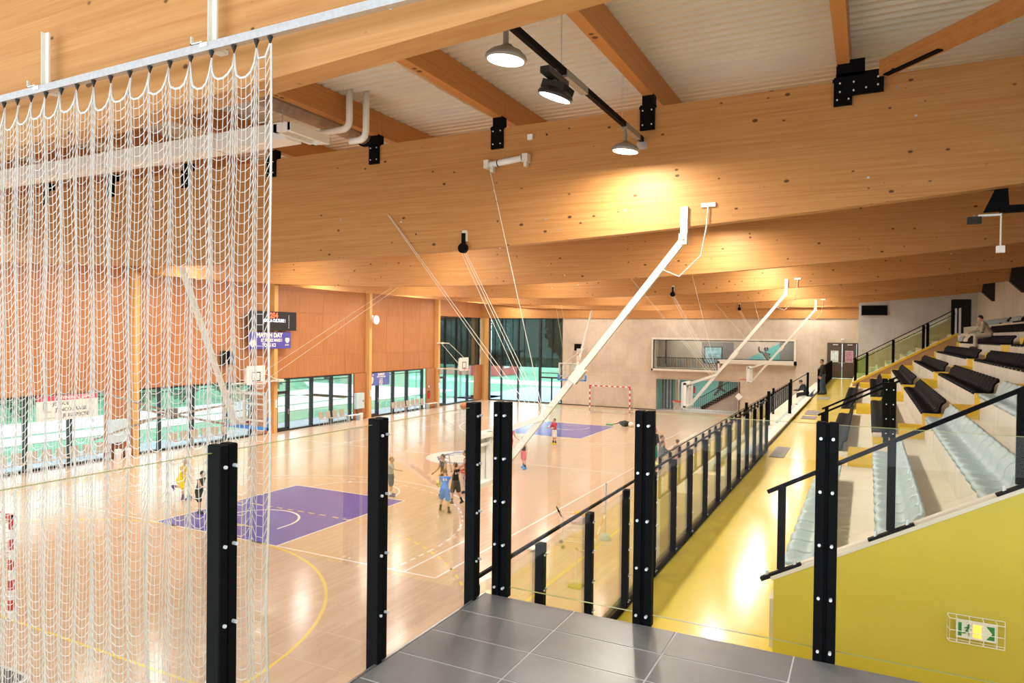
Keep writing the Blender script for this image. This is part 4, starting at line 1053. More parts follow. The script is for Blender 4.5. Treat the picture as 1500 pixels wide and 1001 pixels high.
for bi, (a, b) in enumerate(bays):
    for x, side in ((RXL, 'stand'), (-3.5, 'centre'), (-10.5, 'centre'), (-17.3, 'window')):  # centre rows: unseen lamps added to brighten the court floor
        lbl = 'black lighting rail on thin rods over the %s side, %s bay from the platform' % (side, ordn(bi))
        if side == 'stand' and bi == 0: light_rail(x, a, b+.55, lbl, ())
        elif side == 'stand': light_rail(x, a, b, lbl, ())
        elif side == 'window': light_rail(x, a, b, lbl, ())
        ys = (-6.9, -5.55, -2.65) if (bi == 0) else (a+1.2, (a+b)/2, b-1.0)
        if side == 'centre':
            if bi == 0: continue
            ys = (a+1.9, b-1.9)
        for li, y in enumerate(ys):
            LAMPS.append((x, y, 8.78, side, bi, li))
for x, y, z, side, bi, li in LAMPS:
    vis = side != 'centre'
    if vis:
        blk = (side == 'stand' and li == 1)
        high_bay((x, y, z), .12 if not blk else .35, M['lamp_black'] if blk else M['lamp_shell'],
             '%s high-bay lamp, %s on the %s side rail, %s bay from platform' % ('finned black' if blk else 'grey', ordn(li), side, ordn(bi)), black=blk)
    else:
        high_bay((x, y, z+.3), 0, M['lamp_shell'], 'added unseen fill lamp over the court %s, %s of two in the %s bay' % ('middle' if x > -5 else 'window half', ordn(li), ordn(bi)), gr='hung')
    ld = bpy.data.lights.new('high_bay_light', 'AREA'); ld.shape = 'DISK'; ld.size = .40; ld.energy = LAMP_W*(1.0 if side == 'centre' else 1); ld.color = LAMP_COL
    lo = bpy.data.objects.new('high_bay_light', ld); C.objects.link(lo); lo.location = (x, y, z-.03 if vis else z+.27)
    try: ld.cycles.max_bounces = 6
    except Exception: pass

# white supply duct, brown duct, pipes
t = thing('air_duct', 'long white rectangular duct under the roof behind the divider net', 'duct', (0,-4.0,9.45))
put('duct_body', MB().box(-20.5,-.62,-.2,.2,-.16,.16), M['duct'], t)
for x in (-15,-10.5,-6,-2.5): put('duct_joint', MB().box(x-.02,x+.02,-.215,.215,-.175,.175), M['white_steel'], t)
put('end_frame', MB().box(-.62,-.22,-.5,-.42,-.12,.02).box(-.62,-.22,.42,.5,-.12,.02).box(-.62,-.54,-.5,.5,-.12,.02).box(-.28,-.20,-.5,.5,-.14,.02), M['white'], t)
put('suspension_rod', MB().cyl((-1.6,-.2,.1),(-1.6,-.2,1.05),.008,n=5).cyl((-.7,-.2,0),(-.7,-.2,1.05),.008,n=5), M['steel'], t)
t = thing('flexible_duct', 'brown ribbed ventilation duct under the roof beside the white duct', 'duct', (-.93,0,10.06))
put('duct_body', MB().lathe([(.20+(.012 if k % 2 else 0), -9.0+k*.09) for k in range(84)], (0,0,0), 16, 'y'), M['duct_brown'], t)
put('duct_collar', MB().lathe([(.24,-1.6),(.24,-1.4)], (0,0,0), 16, 'y'), M['black'], t)
def bent_pipe(label, pts, r, mat, nm='drain_pipe'):
    p = [Vector(q) for q in pts]; out = [p[0]]
    for a, b, c in zip(p[:-2], p[1:-1], p[2:]):
        d1 = (a-b).normalized(); d2 = (c-b).normalized(); R = .18
        for i in range(6):
            s = i/5; out.append((b+d1*R)*(1-s)**2+b*2*s*(1-s)+(b+d2*R)*s**2)
    out.append(p[-1])
    t = put(nm, MB().tube(out, r, 10), mat, smooth=True); t['label'] = label; t['category'] = 'pipe'; return t
bent_pipe('white bent drain pipe nearer the divider net dropping from the roof', [(-.15,-3.0,10.5),(-.15,-3.0,9.74),(-.85,-3.0,9.74)], .068, M['white'])
bent_pipe('white bent drain pipe with the longer drop beside its twin', [(.06,-2.75,10.5),(.06,-2.75,9.57),(-.33,-2.75,9.57)], .068, M['white'])
for dx, nm in ((0,'near'),(.24,'far')):
    o = put('roof_pipe', MB().tube([(1.95+dx,-9.5,10.25),(1.95+dx,-1.0,10.25)], .055, 10), M['pipe_cream'], smooth=True)
    o['label'] = 'cream straight pipe under the corrugated roof, %s to the timber beam of the pair' % ('less close' if dx == 0 else 'closer'); o['category'] = 'pipe'
wi = thing('hoop_winch', 'white tubular winch motor fixed on the second timber beam', 'winch', (2.72, -1.78, 9.08))
put('motor_tube', MB().cyl((-.42,0,-.03),(.34,0,.03),.062,n=16), M['white'], wi, smooth=True)
put('end_block', MB().box(-.50,-.40,-.07,.09,-.10,.06), M['white_steel'], wi); put('end_block', MB().box(.33,.45,-.07,.09,-.06,.10), M['white_steel'], wi)
put('cable_guide', MB().box(-.36,-.30,-.04,.06,-.18,-.05), M['white_steel'], wi); put('cable_guide', MB().box(.36,.42,-.04,.06,-.14,0), M['white_steel'], wi)
put('black_band', MB().cyl((-.22,0,-.017),(-.20,0,-.016),.066,n=16), M['black_matt'], wi); put('black_band', MB().cyl((.31,0,.027),(.33,0,.028),.066,n=16), M['black_matt'], wi)
jb = put('junction_box', MB().box(-.05,.05,-.04,.02,-.05,.05), M['white'], None, (3.18,-1.74,9.50), label='small white junction box above the winch on the timber beam', cat='box')
sp = thing('ceiling_bracket', 'black ceiling bracket with a thin pale rod below the second beam by the stand', 'bracket', (10.66,-1.4,7.93))
put('bracket_arm', MB().prism([(-.05,.1),(.07,.1),(.10,-.30),(-.22,-.30)], 'y', -.03, .03).box(-.02,.30,-.06,.06,-.32,-.22), M['black'], sp)
put('camera_box', MB().box(-.42,-.24,-.05,.05,-.46,-.36), M['black_matt'], sp); put('thin_tube', MB().box(-.28,0,-.02,.02,-.36,-.33), M['aluminium'], sp)
put('rod', MB().cyl((0,0,-.3),(0,0,-.80),.012,n=6), M['white_steel'], sp); put('sensor', MB().box(-.05,.05,-.05,.05,-.90,-.80), M['white'], sp)
# ================================================================== WALL THINGS
XW = XL+.02
def flat_x(name, label, cat, x, y0, y1, z0, z1, mat, th=.02):
    t = thing(name, label, cat, (x, (y0+y1)/2, (z0+z1)/2))
    b = put('cloth' if 'banner' in name else 'case', MB().box(0, th, (y0-y1)/2, (y1-y0)/2, (z0-z1)/2, (z1-z0)/2), mat, t)
    return t, b
t, b = flat_x('scoreboard', 'black electronic scoreboard with red and white digits high on the plywood wall', 'scoreboard', XL+.335, 13.05, 16.5, 5.76, 6.82, M['black_matt'], .12)
text('lettering', '254', .40, M['led_red'], b, face_x(.125, .02, .30), .95, .02)
text('lettering', 'VIVE LA CULTURE !', .24, M['led_white'], b, face_x(.125, .05, .02), .80, .008)
dt = MB()
for k in range(12): dt.box(.12,.126,1.12,1.16,-.40+k*.065,-.37+k*.065); dt.box(.12,.126,-1.48,-1.44,-.40+k*.065,-.37+k*.065)
put('foul_light', dt, M['white'], b)
t, b = flat_x('banner', 'violet banner with white lettering hanging just below the scoreboard', 'banner', XL+.335, 13.1, 16.2, 4.75, 5.68, M['violet_cloth'], .012)
text('lettering', 'MATCH DAY', .34, M['white_cloth'], b, face_x(.014, -.05, .28), .95, .02)
text('lettering', 'ET VENEZ MAKS !', .22, M['white_cloth'], b, face_x(.014, .1, .0), .9, .012)
text('lettering', 'TOUS ICI', .26, M['white_cloth'], b, face_x(.014, -.1, -.27), .95, .012)
text('lettering', 'SPORT', .10, M['white_cloth'], b, face_x(.014, 1.25, -.27), 1, .004)
em = MB(); em.prism([(1.12,.14),(1.40,.14),(1.43,.0),(1.34,-.14),(1.22,-.16),(1.10,-.02)], 'x', .012, .016); em.prism([(-1.42,-.05),(-1.15,.05),(-1.0,-.08),(-1.05,-.3),(-1.3,-.38),(-1.45,-.2)], 'x', .012, .016)
put('emblem', em, M['white_cloth'], b)
t, b = flat_x('banner', 'blue banner with white print at the top of the fourth window band', 'banner', XL+.03, 23.62, 25.9, 2.10, 2.95, M['blue_cloth'], .012)
put('emblem', MB().prism([(-.98,.12),(-.70,.20),(-.62,.02),(-.70,-.25),(-.88,-.34),(-1.0,-.15)], 'x', .012, .016).prism([(-1.0,.30),(-.92,.36),(-.86,.30),(-.93,.23)], 'x', .012, .016).prism([(-.76,.31),(-.68,.37),(-.61,.31),(-.69,.24)], 'x', .012, .016), M['white_cloth'], b)
text('lettering', 'BASKET', .22, M['white_cloth'], b, face_x(.014, .22, .31), 1, .012)
text('lettering', 'ENTRE DANS LE JEU', .12, M['white_cloth'], b, face_x(.014, .22, .15), .9, .006)
for k, s_t in enumerate(('ECOLE', 'JEUNES', 'SENIORS', 'LOISIR !')): text('lettering', s_t, .11, M['white_cloth'], b, face_x(.014, .20, .0-.12*k), 1, .006)
t, b = flat_x('banner', 'white banner with a red heading in front of the first window band', 'banner', XL+.03, 2.60, 5.13, 1.95, 2.98, M['white_cloth'], .012)
put('hanging_cord', MB().box(-.06,.006,-1.2,-1.18,.50,.60), M['cord'], b); put('hanging_cord', MB().box(-.06,.006,1.18,1.2,.50,.60), M['cord'], b)
put('red_strip', MB().box(.0, .014, -1.265, 1.265, .30, .505), M['red_cloth'], b)
text('lettering', 'REVENONS LE RESPECT', .17, M['white_cloth'], b, face_x(.017, .35, .40), .85, .005)
text('lettering', 'JE JOUE', .21, M['ink'], b, face_x(.014, -.30, .17), .95, .004)
text('lettering', "J'ENCOURAGE", .21, M['ink'], b, face_x(.014, .13, -.09), .95, .004)
text('lettering', 'JE RESPECTE', .21, M['ink'], b, face_x(.014, .32, -.34), .95, .004)
put('small_print', MB().box(.012,.015,-1.02,-.86,-.1,.42).box(.012,.015,-.98,-.68,-.18,-.12).box(.012,.015,-1.0,-.5,-.42,-.39), M['grey_ink'], b)
def cabinet(y, lb):
    t = thing('electrical_cabinet', lb, 'cabinet', (XL+.11, y, .72))
    b = put('body', MB().bevbox(0,.22,0,.78,0,1.02,.01), M['lightblue_box'], t)
    d = put('door', MB().box(.22,.235,.02,.76,.02,1.0), M['lightblue_box'], t); put('handle', MB().box(.235,.26,.62,.66,.44,.54), M['black_matt'], d)
    put('cable_box', MB().box(0,.06,.25,.75,-.70,-.04), plain('brown_cable_box', (.30,.12,.06,1), .6, 0, .1, 4), t)
cabinet(22.05, 'pale blue electrical cabinet on the wall beside the third timber column')
cabinet(5.5, 'pale blue electrical cabinet seen through the net by the first timber column')
def box_thing(name, lb, cat, mb, mat, loc): return put(name, mb, mat, None, loc, label=lb, cat=cat)
for y, lb in ((22.45, 'white bin on the floor under the pale blue cabinet by the third column'), (5.85, 'larger white bin on the floor behind the net by the first column')):
    t = thing('waste_bin', lb, 'bin', (XL+.35, y, 0)); put('body', MB().lathe([(.13,0),(.16,.38)], (0,0,0), 14), M['white'], t); put('lid', MB().lathe([(.165,.38),(.15,.42),(.05,.45)], (0,0,0), 14), M['white'], t)
t = thing('waste_bin', 'smaller white bin on the floor behind the net by the first column', 'bin', (XL+.35, 6.32, 0)); put('body', MB().lathe([(.11,0),(.14,.36)], (0,0,0), 14), M['white'], t); put('lid', MB().lathe([(.145,.36),(.13,.40),(.05,.43)], (0,0,0), 14), M['white'], t)
def extinguisher(loc, rz, lb):
    t = thing('fire_extinguisher', lb, 'extinguisher', loc, rz)
    put('cylinder', MB().lathe([(.075,0),(.08,.03),(.08,.40),(.06,.47),(.03,.50)], (0,0,0), 14), M['red_ext'], t, smooth=True)
    put('valve', MB().box(-.03,.03,-.03,.03,.5,.57).bar((0,0,.56),(.12,0,.60),.03,.02), M['black'], t)
    put('hose', MB().tube([(.03,0,.54),(.11,0,.62),(.15,0,.50),(.12,0,.25),(.10,0,.10)], .014, 6), M['black_matt'], t)
    put('wall_sign', MB().box(-.01,.01,-.07,.07,.85,1.0), M['white'], t)
extinguisher((XL+.16, 30.65, .72), 0, 'red fire extinguisher on the wall by the tall dark blinds')
extinguisher((NX0+2.05, 42.9, 1.1), PI/2, 'red fire extinguisher on the teal wall inside the stair opening')
sp = thing('loudspeaker', 'black loudspeaker on the plywood wall behind the divider net', 'loudspeaker', (XL+.25, 11.8, 4.32))
put('cabinet', MB().box(-.15,.15,-.30,.30,-.36,.36), M['black_matt'], sp); put('grille', MB().box(.15,.165,-.27,.27,-.33,.33), M['black'], sp); put('wall_bracket', MB().box(-.28,-.15,-.04,.04,-.1,.1), M['black'], sp)
sp = thing('loudspeaker', 'square black loudspeaker on the far concrete wall above the far hoop', 'loudspeaker', (-11.82, 38.7, 4.70))
put('cabinet', MB().box(-.27,.27,-.15,.15,-.27,.27), M['black_matt'], sp); put('grille', MB().box(-.25,.25,-.165,-.15,-.25,.25), M['black'], sp); put('wall_bracket', MB().box(-.04,.04,.15,.30,-.1,.1), M['black'], sp)
sp = thing('motion_sensor', 'white horn sensor high on the third timber column', 'sensor', (XL+.45, 23.45, 6.55))
put('housing', MB().lathe([(.30,.34),(.28,.2),(.14,.05),(.10,0)], (0,0,0), 14, 'x'), M['white'], sp); put('mount', MB().box(-.12,.02,-.08,.08,.0,.3), M['white_steel'], sp)
vent = thing('wall_display', 'black rectangular display high on the pale concrete wall', 'display', (9.28, 38.38, 7.56)); put('case', MB().box(-.77,.77,-.10,.0,-.33,.33), M['black_matt'], vent); put('screen', MB().box(-.73,.73,-.105,-.10,-.29,.29), M['black'], vent)
for y, lb in ((15.1, 'white switch plate on the second timber column'), (23.45, 'white switch plate on the third timber column'), (31.8, 'white switch plate on the fourth timber column')):
    t = thing('switch_plate', lb, 'switch', (XL+.325, y+.02, 1.65)); put('plate', MB().box(0,.02,-.08,.08,-.22,.22), M['white'], t); put('rocker', MB().box(.02,.028,-.03,.03,-.1,.1), M['white_steel'], t)
# white lettering-free plates on far wall
box_thing('paper_notice', 'small white notice on the far wall right above the low rail', 'notice', MB().prism([(-.28,0),(0,-.28),(.28,0),(0,.28)], 'y', -.01, .01), M['white'], (NX1-.08, 38.93, 1.35))
box_thing('wall_clock_plate', 'small white plate on the concrete wall over the brown double doors', 'plate', MB().box(-.10,.10,-.04,.02,-.05,.05), M['white'], (7.4, 38.96, 5.62))
# illuminated exit sign in its wire cage on the cheek wall
ex = thing('exit_sign', 'green and white exit sign with running figure in a white wire cage', 'sign', (9.745, -7.235, 3.485), 0)
rotx = 0
bd = put('sign_box', MB().box(-.132,.132,-.03,.0,-.068,.068), M['white'], ex)
put('green_field', MB().box(-.118,-.095,-.033,-.03,-.052,.052).box(.07,.12,-.033,-.03,-.052,.052), M['green_sign'], bd)
put('arrow', MB().prism([(.035,-.045),(.07,-.045),(.105,0),(.07,.045),(.035,.045)], 'y', -.036, -.033), M['white'], bd)
put('lit_field', MB().prism([(-.02,-.05),(.04,-.05),(.04,.05),(-.02,.05)], 'y', -.035, -.031), M['exit_glow'], bd)
rn = MB(); rn.lathe([(.0,-.001),(.012,-.001),(.012,.001),(0,.001)], (-.045,-.035,.038), 10, 'y')
for p, q, r in (((-.05,-.036,.028),(-.062,-.036,-.005),.012),((-.052,-.036,.024),(-.078,-.036,.016),.007),((-.05,-.036,.022),(-.03,-.036,.006),.007),((-.062,-.036,-.003),(-.044,-.036,-.022),.009),((-.044,-.036,-.022),(-.042,-.036,-.046),.008),((-.062,-.036,-.003),(-.072,-.036,-.024),.009),((-.072,-.036,-.024),(-.094,-.036,-.026),.008)):
    rn.bar(p, q, r, .003, (0,1,0)) if abs(q[0]-p[0]) > abs(q[2]-p[2]) else rn.bar(p, q, r, .003, (0,1,0))
put('running_figure', rn, M['green_sign'], bd)
cg = put('wire_cage', MB().tube([(-.18,-.08,-.09),(.18,-.08,-.09),(.18,-.08,.09),(-.18,-.08,.09)], .0035, 5, closed=True).tube([(-.19,0,-.10),(.19,0,-.10),(.19,0,.10),(-.19,0,.10)], .0035, 5, closed=True), M['white'], ex)
for x in (-.13, -.045, .045, .13): put('cage_wire', MB().tube([(x,0,-.10),(x,-.08,-.09),(x,-.08,.09),(x,0,.10)], .003, 5), M['white'], cg)
for z in (0,): put('cage_wire', MB().tube([(-.19,0,z),(-.18,-.08,z),(.18,-.08,z),(.19,0,z)], .003, 5), M['white'], cg)
for sx in (-1, 1): put('cage_wire', MB().tube([(sx*.19,0,.1),(sx*.18,-.08,.09)], .003, 5).tube([(sx*.19,0,-.1),(sx*.18,-.08,-.09)], .003, 5), M['white'], cg)

# ================================================================== CHAIRS ALONG THE WINDOWS
def make_chair(label):
    t = thing('shell_chair', label, 'chair', (0,0,0), 0, 'shell chairs along the window wall')
    put('seat', MB().box(-.20,.20,-.21,.21,.43,.455), M['chair_shell'], t)
    bk = MB(); bk.prism([(-.21,.47),(-.19,.47),(-.245,.84),(-.265,.84)], 'y', -.21, .21); put('backrest', bk, M['chair_shell'], t)
    for sx, sy in ((-.17,-.18),(-.17,.18),(.17,-.18),(.17,.18)): put('leg', MB().tube([(sx,sy,.43),(sx*1.15,sy*1.1,0)], .011, 5), M['aluminium'], t)
    return t
ch0 = make_chair('taupe shell chair behind the net before the first window band, first from the platform')
slots = []
for wi_, (y0, n, dy) in enumerate(((.6, 9, .56), (8.6, 6, .60), (18.75, 4, .62), (26.0, 7, .58))):
    for i in range(n): slots.append((wi_, i, y0+dy*i))
for k, (wi_, i, y) in enumerate(slots):
    lb = 'taupe shell chair%s before the %s window band, %s from the platform' % (' behind the net' if wi_ == 0 else '', ordn(wi_), ordn(i))
    if k == 0: ch0.location = (XL+.55, y, 0); ch0['label'] = lb
    else: copy_tree(ch0, None, lb, (XL+.55, y, 0), random.uniform(-.06, .06))
for y, n, lb in ((21.5, 1.1, 'white low bench at the end of the third window band'), (30.6, 1.3, 'white low bench by the fire extinguisher')):
    t = thing('low_bench', lb, 'bench', (XL+.5, y, 0)); put('bench_top', MB().box(-.16,.16,-n/2,n/2,.38,.42), M['white'], t)
    for yy in (-n/2+.08, n/2-.08): put('leg', MB().box(-.14,.14,yy-.02,yy+.02,0,.38), M['aluminium'], t)

# ================================================================== THINGS ON THE COURT FLOOR
def stanchion(loc, h, sq, mat, pole, lb):
    t = thing('stanchion', lb, 'stanchion', loc)
    if sq: put('base', MB().bevbox(-.15,.15,-.15,.15,0,.05,.02), mat, t)
    else: put('base', MB().lathe([(.17,0),(.165,.05),(.12,.13),(.05,.18)], (0,0,0), 18), mat, t)
    put('pole', MB().cyl((0,0,.05),(0,0,h),.018,n=8), pole, t); put('cap', MB().ell((0,0,h),.03,.03,.03), mat, t)
olive = plain('olive_metal_base', (.45,.40,.05,1), .4, .2, .1, 6)
stanchion((3.11,1.08,0), .88, True, olive, M['white_steel'], 'white post on an olive square base inside the near rail')
stanchion((2.47,4.89,0), 1.58, False, plain('blue_grey_dome', (.34,.47,.50,1), .5, 0, .05, 6), plain('blue_grey_pole', (.26,.40,.52,1), .4, 0, .05, 6), 'tall thin blue post on a blue-grey dome base')
stanchion((2.65,11.0,0), .9, False, M['white'], M['yellow_paint'], 'yellow post on a white dome base behind the guard glass')
cp = [(3.11,1.08,.86),(3.0,1.7,.62),(2.85,2.6,.42),(2.7,3.6,.5),(2.5,4.86,.80)]
cpath = []
for a, b in zip(cp[:-1], cp[1:]):
    for i in range(6): cpath.append(Vector(a).lerp(Vector(b), i/6))
c1, c2 = MB(), MB()
for i in range(len(cpath)-1): (c1 if (i//2) % 2 else c2).bar(cpath[i], cpath[i+1], .022, .022)
t = thing('barrier_chain', 'red and white plastic chain hanging between the two nearest posts', 'chain', (0,0,0)); put('white_links', c1, M['white'], t, kind='stuff'); put('red_links', c2, plain('brick_plastic', (.45,.15,.06,1), .5, 0, .1, 9), t, kind='stuff')
# ball cart: small shopping trolley with bags
ct = thing('shopping_trolley', 'small wire shopping trolley holding coloured bibs inside the near rail', 'trolley', (2.0,3.95,0), .5)
wirem = M['aluminium']
bk = MB()
for z, s in ((.50,.34),(.62,.38),(.74,.42),(.86,.46)):
    bk.tube([(-s,-.22,z),(s*.8,-.22,z),(s*.8,.22,z),(-s,.22,z)], .006, 4, closed=True)
for k in range(8):
    x = -.34+k*.1; 
    for sy in (-.22,.22): bk.tube([(x,sy,.5),(x*1.25,sy,.88)], .005, 4)
for k in range(5): bk.tube([(-.34,-.2+k*.1,.5),(.28,-.2+k*.1,.5)], .005, 4)
put('basket', bk, wirem, ct)
put('undercarriage', MB().tube([(-.36,-.22,.50),(-.40,-.24,.22),(.34,-.20,.12)],.012,5).tube([(-.36,.22,.50),(-.40,.24,.22),(.34,.20,.12)],.012,5).tube([(-.40,-.24,.22),(-.42,-.24,.05)],.01,5).tube([(-.40,.24,.22),(-.42,.24,.05)],.01,5).tube([(.34,-.2,.12),(.34,.2,.12)],.01,5), wirem, ct)
put('handle', MB().tube([(-.46,-.22,.86),(-.56,-.22,1.02),(-.56,.22,1.02),(-.46,.22,.86)],.014,6), M['black'], ct)
for sx, sy in ((-.42,-.24),(-.42,.24),(.34,-.2),(.34,.2)): put('wheel', MB().cyl((sx,sy-.012,.05),(sx,sy+.012,.05),.05,n=12), M['grey_dark'], ct)
def cloth_lump(c, r, seed):
    rr_ = random.Random(seed); m = MB(); m.ell((0,0,0), r[0], r[1], r[2], 14, 9)
    m.v = [(c[0]+x*(1+.15*math.sin(9*y+seed)), c[1]+y*(1+.15*math.sin(11*z+seed*2)), c[2]+z*(1+.12*math.sin(13*x+seed))) for x, y, z in m.v]; return m
for nm, c, r, col, lb in (('bib_bundle',(2.0,3.95,.72),(.26,.17,.16),(.62,.42,.40,1),'bundle of faded pink bibs inside the wire trolley'), ('bib_bundle',(2.08,4.02,.88),(.24,.16,.07),(.85,.42,.03,1),'bundle of orange-yellow bibs on top in the wire trolley')):
    put(nm, cloth_lump((0,0,0), r, len(lb)), plain('bib_cloth_%d' % len(lb), col, .8, 0, .15, 9), None, c, smooth=True, label=lb, cat='bibs')
t = thing('sports_bag', 'white crumpled cloth lying on the floor by the wire trolley', 'cloth', (1.15,3.0,.0)); put('cloth_body', cloth_lump((0,0,.07), (.17,.12,.07), 4), M['white_cloth'], t, smooth=True)
t['category'] = 'cloth'; t.name = 'dropped_cloth'
bg_ = thing('sports_bag', 'black and white sports bag on the far key side of the floor', 'bag', (-4.55,28.5,0), -.2)
put('body', cloth_lump((0,0,.18), (.38,.18,.18), 2), M['black_matt'], bg_, smooth=True); put('white_end', cloth_lump((.42,0,.15), (.18,.17,.16), 3), M['white_cloth'], bg_, smooth=True); put('strap', MB().tube([(-.3,0,.3),(-.6,.05,.12),(-.9,0,.06)],.025,6), M['black_matt'], bg_)
gb = put('jersey', cloth_lump((0,0,.05), (.30,.14,.05), 5), plain('green_jersey', (.05,.35,.14,1), .7, 0, .1, 8), None, (-5.6,28.6,0), smooth=True, label='green jersey on the floor beside the black and white bag', cat='jersey')
# ball trolley with crossed legs by the waiting children
bt = thing('ball_trolley', 'folding white trolley full of balls beside the waiting children', 'trolley', (1.55,13.3,0), .2)
put('leg_frame', MB().tube([(-.35,-.3,0),(.35,-.3,.72)],.015,5).tube([(.35,-.3,0),(-.35,-.3,.72)],.015,5).tube([(-.35,.3,0),(.35,.3,.72)],.015,5).tube([(.35,.3,0),(-.35,.3,.72)],.015,5).tube([(-.38,-.32,.74),(.38,-.32,.74),(.38,.32,.74),(-.38,.32,.74)],.015,5,closed=True), M['white'], bt)
put('sling', MB().box(-.34,.34,-.28,.28,.32,.34).prism([(-.38,.74),(-.36,.74),(-.30,.33),(-.33,.33)],'y',-.28,.28).prism([(.38,.74),(.36,.74),(.30,.33),(.33,.33)],'y',-.28,.28), plain('brown_sling', (.25,.09,.05,1), .8, 0, .1, 6), bt)
def ball(name, loc, r, mat, lb):
    t = thing(name, lb, 'ball', loc); put('ball_skin', MB().ell((0,0,0),r,r,r,20,12), mat, t, smooth=True)
    put('seam', MB().tube([(r*1.003*math.cos(2*PI*i/20), r*1.003*math.sin(2*PI*i/20), 0) for i in range(20)], .004, 4, True).tube([(0, r*1.003*math.cos(2*PI*i/20), r*1.003*math.sin(2*PI*i/20)) for i in range(20)], .004, 4, True), M['grey_dark'], t)
for k, (dx, dy, dz, mt) in enumerate(((-.15,-.12,.46,'ball_brown'),(.12,-.14,.46,'ball_brown'),(-.13,.14,.46,'ball_brown'),(.14,.12,.46,'ball_brown'),(0,0,.66,'ball_yellow'))):
    ball('ball', (1.55+dx,13.3+dy,dz), .12, M[mt], 'yellow ball on top in the folding white trolley' if mt == 'ball_yellow' else 'brown ball in the folding white trolley, %s corner' % ('near court','near walkway','far court','far walkway')[k])
ball('basketball', (-2.98,6.2,3.33), .125, M['ball_orange'], 'orange basketball in the air before the window wall')
# rolled mat seen at the lower corner of the view
gm = thing('floor_mat', 'dark grey mat with a pale rim on the court floor below the divider net', 'mat', (-3.62,-7.55,0))
def rr_poly(w, h, r, n=6):
    pts = []
    for cx, cy, a in ((w-r,h-r,0),(-w+r,h-r,90),(-w+r,-h+r,180),(w-r,-h+r,270)):
        for i in range(n+1):
            t_ = math.radians(a+90*i/n); pts.append((cx+r*math.cos(t_), cy+r*math.sin(t_)))
    return pts
put('rim', MB().prism(rr_poly(.52,.40,.2), 'z', 0, .05), plain('pale_mat_rim', (.62,.62,.58,1), .6, 0, .05, 4), gm)
put('top', MB().prism(rr_poly(.45,.33,.16), 'z', .05, .06), M['gravelgrey'], gm)

# ================================================================== OUTSIDE THINGS
def foliage(n, rx, ry, rz, seed, leaf=.30):
    r_ = random.Random(seed); m = MB()
    for k in range(n):
        a = r_.uniform(0, 2*PI); u = r_.uniform(-1, 1); q = r_.uniform(.55, 1)**.5
        p = Vector((rx*q*math.cos(a)*math.sqrt(1-u*u), ry*q*math.sin(a)*math.sqrt(1-u*u), rz*q*u))
        d = Vector((r_.uniform(-1,1), r_.uniform(-1,1), r_.uniform(-1,1))).normalized(); e = d.orthogonal().normalized(); s = leaf*r_.uniform(.6,1.3)
        m.add([p-d*s, p-e*s*.5, p+d*s, p+e*s*.5], [(0,1,2,3)])
    return m
FOL = [foliage(900, 1.35, 1.35, 1.7, s, .22).mesh('foliage', M['leaf' if s % 2 else 'leaf2']) for s in (1, 2, 3, 4)]
TRUNK = MB().cyl((0,0,-.2),(0,0,1.3),.12,.07,n=7).cyl((0,0,1.2),(.4,.2,2.2),.06,.03,n=5).cyl((0,0,1.1),(-.4,-.2,2.0),.06,.03,n=5)
TM = TRUNK.mesh('trunk', M['bark'])
k = 0
for y in range(-8, 34, 4):
    b = thing('bush', 'green bush on the bank beyond the window wall, %s from the platform end' % ordn(k), 'bush', (-39.5+random.uniform(-.6,.6), y+random.uniform(-.5,.5), .2), random.uniform(0,6), 'bushes beyond the path')
    put('trunk', TM, None, b); f = put('foliage', FOL[k % 4], None, b, loc=(0,0,1.7), kind=None); k += 1
put('bank_outside', MB().prism([(-41,-.2),(-48,4.2),(-60,6.5),(-60,-.2)], 'y', -60, 40), M['grass'], kind=ST)
kk = 0
for x, y, s in ((-52,36,2.2),(-50,52,2.6),(-58,66,2.6),(-31,84,2.8),(-20,88,2.8),(-11,84,2.6),(-49,84,2.8),(-62,48,2.6),(-2,84,2.6)):
    b = thing('tree', 'green tree on the lawn outside, %s in the loose group' % ordn(kk), 'tree', (x, y, -.1), kk, 'trees on the lawn'); b.scale = (s, s, s)
    put('trunk', TM, None, b); put('foliage', FOL[kk % 4], None, b, loc=(0,0,2.4)); kk += 1
rb = thing('red_building', 'low red building with white shutters beyond the corner glazing', 'building', (-47,70,-.1))
put('wall', MB().box(0,11,0,7,0,3.1), M['red_wall'], rb); put('roof', MB().box(-.4,11.4,-.4,7.4,3.1,3.4), M['concrete_grey'], rb)
for x in (1.2, 4.2, 8.2): put('window', MB().box(x,x+1.5,-.06,.0,1.0,2.4), M['white'], rb)
put('door', MB().box(6.4,7.3,-.05,0,0,2.1), M['red_cloth'], rb); put('window', MB().box(11,11.06,2,3.6,1,2.4), M['white'], rb)
pl = thing('lamp_post', 'thin grey lamp post on the path outside the fourth window band', 'lamp post', (-33,38.5,-.1)); put('pole', MB().cyl((0,0,0),(0,0,5),.06,.04,n=8), M['steel'], pl); put('lamp_head', MB().box(-.1,.5,-.1,.1,4.95,5.05), M['steel'], pl)
pg_ = thing('play_frame', 'turquoise and orange play frame on the lawn outside', 'play equipment', (-41,47.5,-.1)); 
tq = plain('turquoise_plastic', (.05,.62,.62,1), .5, 0, .05, 4); og_ = plain('orange_plastic', (.85,.35,.12,1), .5, 0, .05, 4)
put('panel', MB().box(-1,1,-.1,.1,.3,1.1), tq, pg_); put('roof', MB().prism([(-1.2,1.9),(1.2,1.9),(0,2.7)],'y',-.8,.8), og_, pg_)
for sx in (-1,1): put('post', MB().cyl((sx,0,0),(sx,0,1.9),.06,n=6), M['yellow_paint'], pg_)
